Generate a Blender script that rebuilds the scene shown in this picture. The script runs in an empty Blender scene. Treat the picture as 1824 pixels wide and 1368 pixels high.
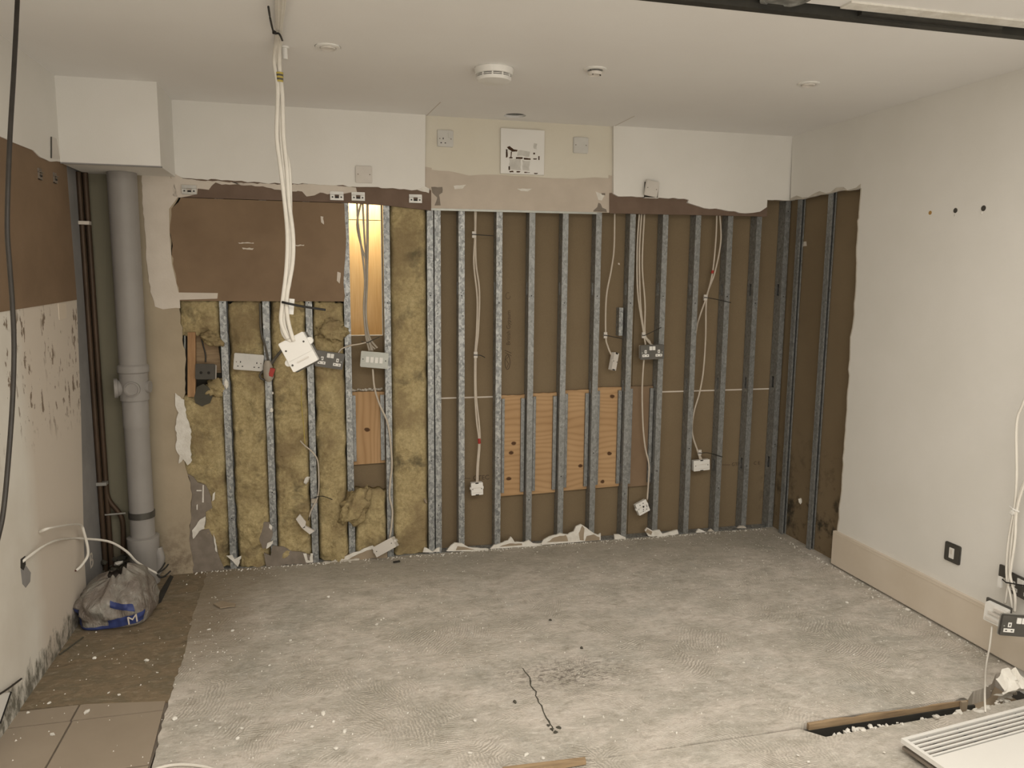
import bpy, bmesh, math, random
from mathutils import Vector, Matrix, noise
random.seed(7)
S = bpy.context.scene
COL = S.collection

# ------------------------------------------------------------------ camera, light, exposure
FPX = 1366.47
CAM = Vector((0.0, -4.17785, 1.56019))
CF = Vector((0.23960562, 0.96111078, -0.1373143))
CR = Vector((0.97056473, -0.24067059, 0.0090425))
CU = Vector((0.02435667, 0.13543905, 0.99048625))
cd = bpy.data.cameras.new('camera'); cam = bpy.data.objects.new('camera', cd); COL.objects.link(cam)
cd.sensor_fit = 'HORIZONTAL'; cd.sensor_width = 36.0; cd.lens = FPX / 1824 * 36.0; cd.clip_start = .02
cam.matrix_world = Matrix(((CR.x, CU.x, -CF.x, CAM.x), (CR.y, CU.y, -CF.y, CAM.y), (CR.z, CU.z, -CF.z, CAM.z), (0, 0, 0, 1)))
S.camera = cam
S.view_settings.view_transform = 'Standard'; S.view_settings.look = 'None'
S.view_settings.exposure = 0.14; S.view_settings.gamma = 1.0; S.view_settings.use_curve_mapping = False
W = bpy.data.worlds.new('world'); S.world = W; W.use_nodes = True
W.node_tree.nodes['Background'].inputs[0].default_value = (1, .92, .80, 1)
W.node_tree.nodes['Background'].inputs[1].default_value = 0.06

def area(name, loc, rot, sx, sy, power, col):
    l = bpy.data.lights.new(name, 'AREA'); l.shape = 'RECTANGLE'; l.size = sx; l.size_y = sy; l.energy = power; l.color = col
    o = bpy.data.objects.new(name, l); COL.objects.link(o); o.location = loc; o.rotation_euler = rot
    return o
WARM = (1.0, .94, .85)
area('rear_soft_light', (0.7, -6.35, 1.25), (math.radians(118), 0, 0), 3.4, 2.2, 62, WARM)       # unseen soft source behind the camera, tilted up to brighten the ceiling
area('ceiling_panel_light', (0.8, -3.35, 2.40), (0, 0, 0), 3.0, 1.6, 60, WARM)                   # lamp of the adjoining room
area('far_room_light', (0.24, .34, 2.10), (math.radians(15), 0, 0),   .3, .1, 5.2, (1, .84, .56)) # lamp in the room beyond the opening

# ------------------------------------------------------------------ room constants (metres)
XR, XL, H = 2.7247, -1.0903, 2.4
YB, YF = 0.0, -6.5          # stud line, wall behind the camera
def ray(px, py): return CF + CR * ((px - 912) / FPX) - CU * ((py - 684) / FPX)
def on(ax, v, px, py):
    d = ray(px, py); t = (v - CAM[ax]) / d[ax]; return CAM + d * t
def Y(px, py, y=0.0): return on(1, y, px, py)
def Z(px, py, z=0.0): return on(2, z, px, py)
def X(px, py, x): return on(0, x, px, py)

# ------------------------------------------------------------------ materials
def lin(c):
    return tuple((v / 12.92 if v <= .04045 else ((v + .055) / 1.055) ** 2.4) for v in c)
def nodes(name):
    m = bpy.data.materials.new(name); m.use_nodes = True; nt = m.node_tree
    return m, nt, nt.nodes['Principled BSDF'], nt.links
def add(nt, t, **kw):
    n = nt.nodes.new(t)
    for k, v in kw.items(): setattr(n, k, v)
    return n
def ramp(nt, src, stops):
    r = add(nt, 'ShaderNodeValToRGB'); e = r.color_ramp.elements
    while len(e) < len(stops): e.new(.5)
    for i, (p, c) in enumerate(stops):
        e[i].position = p; e[i].color = (*c, 1) if len(c) == 3 else c
    nt.links.new(src, r.inputs[0]); return r.outputs[0]
def coords(nt, scale=(1, 1, 1), rot=(0, 0, 0)):
    g = add(nt, 'ShaderNodeNewGeometry'); mp = add(nt, 'ShaderNodeMapping'); mp.inputs['Scale'].default_value = scale
    mp.inputs['Rotation'].default_value = rot
    nt.links.new(g.outputs['Position'], mp.inputs[0]); return mp.outputs[0]
def ntex(nt, vec, scale, detail=4, rough=.55, dist=0):
    n = add(nt, 'ShaderNodeTexNoise'); n.inputs['Scale'].default_value = scale; n.inputs['Detail'].default_value = detail
    n.inputs['Roughness'].default_value = rough; n.inputs['Distortion'].default_value = dist
    nt.links.new(vec, n.inputs['Vector']); return n.outputs['Fac']
def bump(nt, bsdf, h, strength, dist=.01):
    b = add(nt, 'ShaderNodeBump'); b.inputs['Strength'].default_value = strength; b.inputs['Distance'].default_value = dist
    nt.links.new(h, b.inputs['Height']); nt.links.new(b.outputs[0], bsdf.inputs['Normal'])
def mix(nt, fac, a, b, mode='MIX'):
    m = add(nt, 'ShaderNodeMix', data_type='RGBA', blend_type=mode)
    for s, v in ((m.inputs[0], fac), (m.inputs[6], a), (m.inputs[7], b)):
        if hasattr(v, 'is_linked'): nt.links.new(v, s)
        elif isinstance(v, (int, float)): s.default_value = v
        else: s.default_value = (*v, 1)
    return m.outputs[2]
def math_(nt, op, a, b=0.0, clamp=False):
    m = add(nt, 'ShaderNodeMath', operation=op, use_clamp=clamp)
    for s, v in ((m.inputs[0], a), (m.inputs[1], b)):
        if hasattr(v, 'is_linked'): nt.links.new(v, s)
        else: s.default_value = v
    return m.outputs[0]
def maprange(nt, v, a, b, c=0., d=1.):
    m = add(nt, 'ShaderNodeMapRange'); m.inputs[1].default_value = a; m.inputs[2].default_value = b
    m.inputs[3].default_value = c; m.inputs[4].default_value = d; nt.links.new(v, m.inputs[0]); return m.outputs[0]

def plain(name, c, c2=None, scale=6, rough=.75, metal=0., bmp=0., bscale=60, spec=.3, lo=.35, hi=.65, stretch=(1, 1, 1), detail=4):
    m, nt, b, L = nodes(name)
    b.inputs['Roughness'].default_value = rough; b.inputs['Metallic'].default_value = metal
    b.inputs['Specular IOR Level'].default_value = spec
    v = coords(nt, stretch)
    c2 = c2 or tuple(x * .9 for x in c)
    L.new(ramp(nt, ntex(nt, v, scale, detail), [(lo, c), (hi, c2)]), b.inputs['Base Color'])
    if bmp: bump(nt, b, ntex(nt, v, bscale, 3), bmp, .004)
    return m

MT = {}
MT['white'] = plain('white_paint', (.80, .785, .75), (.77, .755, .715), 3, .7, bmp=.08, bscale=180)
MT['ceiling'] = plain('ceiling_paint', (.86, .85, .835), (.84, .825, .81), 2, .8, bmp=.06, bscale=150)
MT['cream'] = plain('cream_paint', (.70, .665, .575), (.68, .64, .545), 3, .75, bmp=.1, bscale=150)
MT['pale'] = plain('pale_skim_plaster', (.68, .62, .55), (.62, .56, .49), 7, .85, bmp=.15, bscale=80)
MT['band'] = plain('bare_beige_plaster', (.58, .51, .435), (.53, .465, .395), 7, .85, bmp=.1, bscale=80)
MT['chalk'] = plain('broken_gypsum', (.80, .78, .73), (.68, .65, .59), 25, .95, bmp=.6, bscale=120)
MT['fluff'] = plain('gypsum_core', (.60, .56, .49), (.50, .46, .40), 30, .95, bmp=.5, bscale=140)
MT['skirting'] = plain('cream_skirting', (.72, .645, .55), (.67, .59, .49), 3, .6, bmp=.05)
MT['grey_wall'] = plain('bare_grey_plaster', (.30, .29, .285), (.24, .235, .23), 5, .85, bmp=.1)
MT['paper_dark'] = plain('dark_brown_board_paper', (.185, .130, .098), (.155, .108, .08), 9, .85, bmp=.12, bscale=90)
MT['paper'] = plain('brown_board_paper', (.245, .170, .108), (.205, .140, .088), 4, .85, bmp=.1, bscale=90)
MT['patch'] = plain('grey_brown_glue', (.25, .215, .18), (.2, .17, .14), 20, .9, bmp=.2)
MT['black'] = plain('black_plastic', (.012, .011, .010), (.02, .019, .018), 10, .5)
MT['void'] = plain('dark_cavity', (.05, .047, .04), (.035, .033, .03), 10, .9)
MT['slate'] = plain('dark_olive_backing', (.085, .08, .062), (.065, .062, .05), 10, .9)
MT['plastic'] = plain('white_plastic', (.80, .79, .76), (.78, .77, .74), 4, .38, spec=.5)
MT['plastic_dull'] = plain('dusty_white_plastic', (.68, .645, .60), (.63, .595, .55), 12, .5)
MT['socket_grey'] = plain('aged_white_plastic', (.62, .61, .58), (.58, .57, .54), 12, .45)
MT['cable'] = plain('white_cable_sheath', (.74, .71, .65), (.69, .66, .60), 20, .5)
MT['cable_grey'] = plain('grey_cable_sheath', (.40, .36, .30), (.35, .31, .26), 20, .55)
MT['cable_dim'] = plain('dusty_cable_sheath', (.56, .50, .42), (.50, .44, .37), 20, .6)
MT['cable_dark'] = plain('dark_grey_cable_sheath', (.10, .09, .075), (.08, .072, .06), 20, .5)
MT['cable_black'] = plain('black_cable_sheath', (.030, .026, .022), (.04, .035, .03), 20, .45)
MT['gunmetal'] = plain('gunmetal_plate', (.115, .11, .10), (.10, .096, .088), 15, .42, .55)
MT['steel'] = plain('brushed_steel_plate', (.42, .43, .40), (.36, .37, .345), 30, .4, .6, stretch=(1, 1, 8))
MT['chrome'] = plain('bright_steel', (.50, .49, .46), (.42, .41, .385), 15, .38, .6)
MT['beam'] = plain('dark_steel_beam', (.035, .034, .03), (.05, .047, .04), 12, .6, .2)
MT['upvc'] = plain('grey_soil_pipe_plastic', (.315, .30, .285), (.29, .275, .26), 6, .5)
MT['copper'] = plain('tarnished_copper', (.085, .055, .035), (.06, .04, .026), 12, .5, .3, stretch=(1, 1, .3))
MT['red'] = plain('red_plastic', (.40, .045, .035), (.35, .04, .03), 10, .5)
MT['redbrown'] = plain('brown_core_insulation', (.12, .035, .02), (.09, .03, .02), 10, .5)
MT['blue'] = plain('blue_bag_print', (.045, .065, .20), (.035, .05, .165), 12, .5)
MT['timber'] = plain('pine_timber', (.40, .245, .13), (.31, .18, .09), 9, .8, bmp=.15, stretch=(8, 8, 1))
MT['timber_x'] = plain('old_pine_edge', (.40, .29, .175), (.27, .19, .115), 9, .8, bmp=.15, stretch=(1, 8, 8))
MT['ink'] = plain('faded_black_print', (.085, .062, .042), (.075, .055, .038), 30, .9)
MT['soot'] = plain('brown_scorch', (.10, .05, .025), (.035, .02, .012), 60, .9)
MT['smudge'] = plain('grey_smudge', (.56, .545, .51), (.64, .625, .59), 40, .8)
MT['foil'] = plain('grey_duct', (.30, .30, .28), (.14, .14, .13), 30, .7)
MT['yellow'] = plain('yellow_tape', (.50, .40, .10), (.45, .36, .09), 20, .6)
MT['orange'] = plain('ochre_filler', (.45, .27, .09), (.40, .24, .08), 20, .8)
MT['tile'] = plain('beige_floor_tile', (.36, .30, .235), (.32, .265, .205), 3, .5, bmp=.05)
MT['tan'] = plain('tan_card', (.37, .30, .22), (.31, .25, .18), 12, .9)

def m_board():
    m, nt, b, L = nodes('brown_gypsum_board'); b.inputs['Roughness'].default_value = .88; b.inputs['Specular IOR Level'].default_value = .15
    v = coords(nt)
    base = ramp(nt, ntex(nt, v, 2.2, 3), [(.3, (.225, .172, .108)), (.7, (.20, .150, .093))])
    fib = ntex(nt, v, 260, 2); base = mix(nt, .12, base, ramp(nt, fib, [(.3, (.11, .08, .05)), (.7, (.27, .21, .13))]))
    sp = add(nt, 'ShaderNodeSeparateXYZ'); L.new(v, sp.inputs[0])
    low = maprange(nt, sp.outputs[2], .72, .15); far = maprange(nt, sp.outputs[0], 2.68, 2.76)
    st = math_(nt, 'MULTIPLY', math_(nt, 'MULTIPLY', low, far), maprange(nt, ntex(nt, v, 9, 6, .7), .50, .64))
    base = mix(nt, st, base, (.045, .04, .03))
    L.new(base, b.inputs['Base Color']); bump(nt, b, fib, .08, .002); return m
MT['board'] = m_board()

def m_galv(name, c0, c1, c2):
    m, nt, b, L = nodes(name); b.inputs['Roughness'].default_value = .42; b.inputs['Metallic'].default_value = .4
    v = coords(nt, (1, 1, .7))
    n2 = add(nt, 'ShaderNodeTexNoise'); n2.inputs['Scale'].default_value = 90; L.new(v, n2.inputs['Vector'])
    mv = add(nt, 'ShaderNodeVectorMath', operation='MULTIPLY_ADD'); L.new(n2.outputs['Color'], mv.inputs[0]); mv.inputs[1].default_value = (.02,) * 3; L.new(v, mv.inputs[2])
    vo = add(nt, 'ShaderNodeTexVoronoi'); vo.inputs['Scale'].default_value = 105; L.new(mv.outputs[0], vo.inputs['Vector'])
    sp = add(nt, 'ShaderNodeSeparateColor'); L.new(vo.outputs['Color'], sp.inputs[0])
    f = math_(nt, 'ADD', math_(nt, 'MULTIPLY', sp.outputs[0], .6), math_(nt, 'MULTIPLY', ntex(nt, v, 45, 4, .6), .45))
    L.new(ramp(nt, f, [(.2, c0), (.52, c1), (.85, c2)]), b.inputs['Base Color'])
    L.new(maprange(nt, sp.outputs[1], 0, 1, .34, .5), b.inputs['Roughness']); return m
MT['galv'] = m_galv('galvanised_steel', (.17, .178, .18), (.285, .297, .298), (.46, .47, .465))
MT['galv_dull'] = m_galv('dull_galvanised_steel', (.20, .205, .20), (.26, .268, .265), (.33, .338, .335))

def m_wool():
    m, nt, b, L = nodes('yellow_mineral_wool'); b.inputs['Roughness'].default_value = 1; b.inputs['Specular IOR Level'].default_value = .05
    v = coords(nt)
    c = ramp(nt, ntex(nt, v, 7, 5, .6, .6), [(.28, (.77, .63, .35)), (.5, (.64, .50, .26)), (.72, (.43, .32, .17))])
    fl = ntex(nt, v, 55, 5, .7); c = mix(nt, .5, c, ramp(nt, fl, [(.3, (.22, .17, .085)), (.7, (.70, .61, .36))]))
    mould = maprange(nt, ntex(nt, v, 5.2, 5, .65, .3), .55, .70); mould = math_(nt, 'MULTIPLY', mould, .85)
    c = mix(nt, mould, c, (.12, .105, .07)); rd = math_(nt, 'ABSOLUTE', math_(nt, 'SUBTRACT', ntex(nt, v, 9, 6, .7, .5), .5)); c = mix(nt, maprange(nt, rd, .022, .003, 0, .28), c, (.24, .18, .09)); br = maprange(nt, ntex(nt, v, 3.3, 5, .62), .48, .60, 0, .75); c = mix(nt, br, c, (.33, .25, .14)); L.new(c, b.inputs['Base Color'])
    bump(nt, b, ntex(nt, v, 90, 6, .75), .9, .012); return m
MT['wool'] = m_wool()

def m_ply(vert=False):
    m, nt, b, L = nodes('pine_plywood'); b.inputs['Roughness'].default_value = .75; b.inputs['Specular IOR Level'].default_value = .15
    v = coords(nt, (1, 1, .3) if vert else (.45, 1, 1))
    w = add(nt, 'ShaderNodeTexWave', wave_type='BANDS', bands_direction='X' if vert else 'Z'); w.inputs['Scale'].default_value = 10; w.inputs['Distortion'].default_value = 16
    w.inputs['Detail'].default_value = 1.5; w.inputs['Detail Scale'].default_value = .55; w.inputs['Detail Roughness'].default_value = .4; L.new(v, w.inputs['Vector'])
    c = ramp(nt, w.outputs['Fac'], [(.0, (.37, .225, .115)), (.25, (.45, .285, .15)), (1, (.50, .325, .175))])
    c = mix(nt, .4, c, ramp(nt, ntex(nt, v, 6, 4), [(.3, (.36, .215, .105)), (.7, (.52, .35, .195))]))
    g = add(nt, 'ShaderNodeNewGeometry'); sp0 = add(nt, 'ShaderNodeSeparateXYZ'); L.new(g.outputs['Position'], sp0.inputs[0])
    cb = add(nt, 'ShaderNodeCombineXYZ'); L.new(sp0.outputs[0], cb.inputs[0]); L.new(math_(nt, 'MULTIPLY', sp0.outputs[2], 1.35), cb.inputs[1])
    dn = add(nt, 'ShaderNodeTexNoise'); dn.inputs['Scale'].default_value = 28; L.new(cb.outputs[0], dn.inputs['Vector'])
    mv = add(nt, 'ShaderNodeVectorMath', operation='MULTIPLY_ADD'); L.new(dn.outputs['Color'], mv.inputs[0]); mv.inputs[1].default_value = (.016,) * 3; L.new(cb.outputs[0], mv.inputs[2])
    vo = add(nt, 'ShaderNodeTexVoronoi', voronoi_dimensions='2D'); vo.inputs['Scale'].default_value = 6.5; L.new(mv.outputs[0], vo.inputs['Vector'])
    k = maprange(nt, vo.outputs['Distance'], .115, .075)
    sp = add(nt, 'ShaderNodeSeparateColor'); L.new(vo.outputs['Color'], sp.inputs[0])
    k = math_(nt, 'MULTIPLY', k, math_(nt, 'GREATER_THAN', sp.outputs[0], .5))
    c = mix(nt, k, c, (.095, .05, .026)); L.new(c, b.inputs['Base Color']); return m
MT['ply'] = m_ply(); MT['ply_vertical'] = m_ply(True)

def m_oak():
    m, nt, b, L = nodes('oak_veneer'); b.inputs['Roughness'].default_value = .45
    v = coords(nt, (1, 1, .06)); c = ramp(nt, ntex(nt, v, 90, 4), [(.35, (.82, .60, .33)), (.65, (.74, .51, .25))])
    L.new(c, b.inputs['Base Color']); return m
MT['oak'] = m_oak()

def m_concrete():
    m, nt, b, L = nodes('combed_adhesive_concrete'); b.inputs['Roughness'].default_value = .9; b.inputs['Specular IOR Level'].default_value = .2
    v = coords(nt, (1, 1, 0))
    def combed(vs, ws, rot):
        vv = coords(nt, (1, 1.0, 0), (0, 0, rot))
        vo = add(nt, 'ShaderNodeTexVoronoi'); vo.inputs['Scale'].default_value = vs; L.new(vv, vo.inputs['Vector'])
        sub = add(nt, 'ShaderNodeVectorMath', operation='SUBTRACT'); L.new(vo.outputs['Color'], sub.inputs[0]); sub.inputs[1].default_value = (.5, .5, .5)
        mad = add(nt, 'ShaderNodeVectorMath', operation='MULTIPLY_ADD'); L.new(sub.outputs[0], mad.inputs[0]); mad.inputs[1].default_value = (1.5, 1.5, 0)
        dif = add(nt, 'ShaderNodeVectorMath', operation='SUBTRACT'); L.new(vv, dif.inputs[0]); L.new(vo.outputs['Position'], dif.inputs[1])
        L.new(dif.outputs[0], mad.inputs[2])
        w = add(nt, 'ShaderNodeTexWave', wave_type='RINGS', rings_direction='Z'); w.inputs['Scale'].default_value = ws; w.inputs['Distortion'].default_value = 7
        w.inputs['Detail'].default_value = 4; w.inputs['Detail Scale'].default_value = 1.6; w.inputs['Detail Roughness'].default_value = .62; L.new(mad.outputs[0], w.inputs['Vector'])
        return w.outputs['Fac']
    w = combed(3.2, 24, 0); w2 = combed(4.6, 30, 1.1)
    sel = maprange(nt, ntex(nt, v, 4, 2), .46, .54)
    rid = mix(nt, sel, w, w2)
    mask = maprange(nt, ntex(nt, v, 2.6, 4, .6), .46, .60)
    sp = add(nt, 'ShaderNodeSeparateXYZ'); L.new(v, sp.inputs[0])
    front = maprange(nt, sp.outputs[1], -.35, -1.2, .15, 1.0)
    mask = math_(nt, 'MULTIPLY', mask, front)
    c = ramp(nt, ntex(nt, v, 1.9, 6, .62), [(.30, (.38, .375, .34)), (.42, (.53, .495, .445)), (.52, (.65, .595, .54)), (.60, (.58, .545, .495)), (.72, (.39, .38, .345))])
    dust = ntex(nt, v, 34, 6, .75); c = mix(nt, maprange(nt, dust, .50, .66, 0, .6), c, (.74, .70, .635)); hue = ntex(nt, coords(nt, (.7, 1.4, 0)), 6.5, 5, .6); c = mix(nt, maprange(nt, hue, .44, .60, 0, .5), c, (.36, .345, .295))
    dark = ntex(nt, v, 11, 6, .7); c = mix(nt, maprange(nt, dark, .54, .68, 0, .5), c, (.25, .225, .18))
    fin = ntex(nt, v, 120, 4, .7); c = mix(nt, maprange(nt, fin, .35, .65, .0, .3), c, (.70, .64, .55)); stk = ntex(nt, coords(nt, (1, 1.9, 0), (0, 0, .3)), 17, 7, .74, .4); c = mix(nt, maprange(nt, stk, .53, .68, 0, .6), c, (.80, .76, .70)); c = mix(nt, maprange(nt, stk, .47, .33, 0, .5), c, (.30, .265, .21))
    c = mix(nt, math_(nt, 'MULTIPLY', mask, math_(nt, 'MULTIPLY', maprange(nt, stk, .35, .6, .1, 1), .42)), c, ramp(nt, rid, [(.25, (.27, .24, .19)), (.75, (.74, .68, .59))]))
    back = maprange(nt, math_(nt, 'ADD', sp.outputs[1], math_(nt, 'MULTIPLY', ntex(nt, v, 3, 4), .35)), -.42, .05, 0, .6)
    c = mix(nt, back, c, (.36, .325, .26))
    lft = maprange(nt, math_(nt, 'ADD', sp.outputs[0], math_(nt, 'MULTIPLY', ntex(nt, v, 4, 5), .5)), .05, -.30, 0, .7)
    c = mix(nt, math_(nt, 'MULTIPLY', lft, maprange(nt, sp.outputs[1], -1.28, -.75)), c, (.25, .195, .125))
    # dark scuffed patch and crack in the middle
    pa = add(nt, 'ShaderNodeVectorMath', operation='DISTANCE'); mp = coords(nt, (.62, 1.25, 0)); L.new(mp, pa.inputs[0]); q = Z(1010, 1200); pa.inputs[1].default_value = (q.x * .62, q.y * 1.25, 0)
    pm = math_(nt, 'MULTIPLY', maprange(nt, pa.outputs['Value'], .24, .02), maprange(nt, ntex(nt, coords(nt, (1, 1.6, 0)), 38, 5, .7), .47, .60)); c = mix(nt, math_(nt, 'MULTIPLY', pm, .8), c, (.12, .10, .085))
    L.new(c, b.inputs['Base Color'])
    h = math_(nt, 'ADD', math_(nt, 'MULTIPLY', math_(nt, 'MULTIPLY', rid, mask), .5), math_(nt, 'ADD', math_(nt, 'MULTIPLY', ntex(nt, v, 45, 6, .7), 1.3), math_(nt, 'ADD', ntex(nt, v, 7, 3), math_(nt, 'MULTIPLY', stk, .8))))
    bump(nt, b, h, .8, .007); return m
MT['concrete'] = m_concrete()
def m_mud():
    m, nt, b, L = nodes('damp_brown_concrete'); b.inputs['Roughness'].default_value = .85
    v = coords(nt, (1, 1.6, 0)); c = ramp(nt, ntex(nt, v, 5, 7, .68, .6), [(.34, (.13, .10, .062)), (.46, (.235, .18, .115)), (.56, (.175, .14, .09)), (.66, (.25, .21, .15))])
    c = mix(nt, maprange(nt, ntex(nt, v, 22, 6, .72), .54, .68, 0, .6), c, (.40, .335, .24))
    L.new(c, b.inputs['Base Color']); bump(nt, b, ntex(nt, v, 30, 5), .5, .008); return m
MT['mud'] = m_mud()

def m_left():
    m, nt, b, L = nodes('patched_left_wall_plaster'); b.inputs['Roughness'].default_value = .8
    v = coords(nt); sp = add(nt, 'ShaderNodeSeparateXYZ'); L.new(v, sp.inputs[0]); y, z = sp.outputs[1], sp.outputs[2]
    c = ramp(nt, ntex(nt, v, 3, 4), [(.35, (.74, .715, .655)), (.65, (.66, .625, .56))])
    lowpart = math_(nt, 'LESS_THAN', z, 1.52); nearback = maprange(nt, math_(nt, 'ADD', y, math_(nt, 'MULTIPLY', ntex(nt, v, 5, 3), .1)), -.98, -.86)
    c = mix(nt, math_(nt, 'MULTIPLY', lowpart, nearback), c, (.64, .575, .50))
    # streaks of old adhesive, upper half of the lower wall
    vs = coords(nt, (1, 2.2, 1)); fleck = maprange(nt, ntex(nt, vs, 15, 4, .6), .575, .60)
    zone = math_(nt, 'MULTIPLY', maprange(nt, z, .86, 1.0), maprange(nt, z, 1.46, 1.38))
    zone = math_(nt, 'MULTIPLY', zone, maprange(nt, ntex(nt, coords(nt, (1, 5, 1)), 2.2, 2), .44, .54))
    c = mix(nt, math_(nt, 'MULTIPLY', fleck, zone), c, (.22, .17, .125))
    # black mould along the foot of the wall
    md = math_(nt, 'ADD', z, math_(nt, 'MULTIPLY', ntex(nt, coords(nt, (1, 1, .5)), 26, 5, .7), -.22)); md = maprange(nt, md, -.005, -.045)
    c = mix(nt, math_(nt, 'MULTIPLY', md, maprange(nt, ntex(nt, coords(nt, (1, 1, .45)), 30, 5, .7), .40, .56, .25, .9)), c, (.10, .095, .07))
    L.new(c, b.inputs['Base Color']); bump(nt, b, ntex(nt, v, 70, 4), .12, .004); return m
MT['left'] = m_left()
def m_beige():
    m, nt, b, L = nodes('unpainted_beige_plaster'); b.inputs['Roughness'].default_value = .88
    v = coords(nt); sp = add(nt, 'ShaderNodeSeparateXYZ'); L.new(v, sp.inputs[0]); z = sp.outputs[2]
    c = ramp(nt, ntex(nt, v, 3, 4), [(.35, (.42, .35, .255)), (.65, (.36, .30, .215))])
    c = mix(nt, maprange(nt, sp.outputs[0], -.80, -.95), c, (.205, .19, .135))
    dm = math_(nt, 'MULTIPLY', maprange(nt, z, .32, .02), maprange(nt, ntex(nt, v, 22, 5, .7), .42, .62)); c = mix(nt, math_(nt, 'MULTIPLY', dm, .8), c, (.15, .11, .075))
    L.new(c, b.inputs['Base Color']); bump(nt, b, ntex(nt, v, 60, 4), .15, .004); return m
MT['beige'] = m_beige()
def m_bag():
    m, nt, b, L = nodes('translucent_carrier_bag'); b.inputs['Roughness'].default_value = .32; b.inputs['Base Color'].default_value = (.30, .29, .27, 1)
    b.inputs['Specular IOR Level'].default_value = .5
    v = coords(nt); L.new(ramp(nt, ntex(nt, v, 11, 4, .6, .4), [(.35, (.36, .345, .31)), (.5, (.27, .24, .21)), (.66, (.21, .175, .15))]), b.inputs['Base Color'])
    tr = add(nt, 'ShaderNodeBsdfTransparent'); mx = add(nt, 'ShaderNodeMixShader'); mx.inputs[0].default_value = .10
    L.new(b.outputs[0], mx.inputs[1]); L.new(tr.outputs[0], mx.inputs[2]); L.new(mx.outputs[0], nt.nodes['Material Output'].inputs[0])
    bump(nt, b, ntex(nt, coords(nt, (1, 1, .45)), 22, 5, .65, 1.0), 1.0, .02); return m
MT['bag'] = m_bag()

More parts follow.
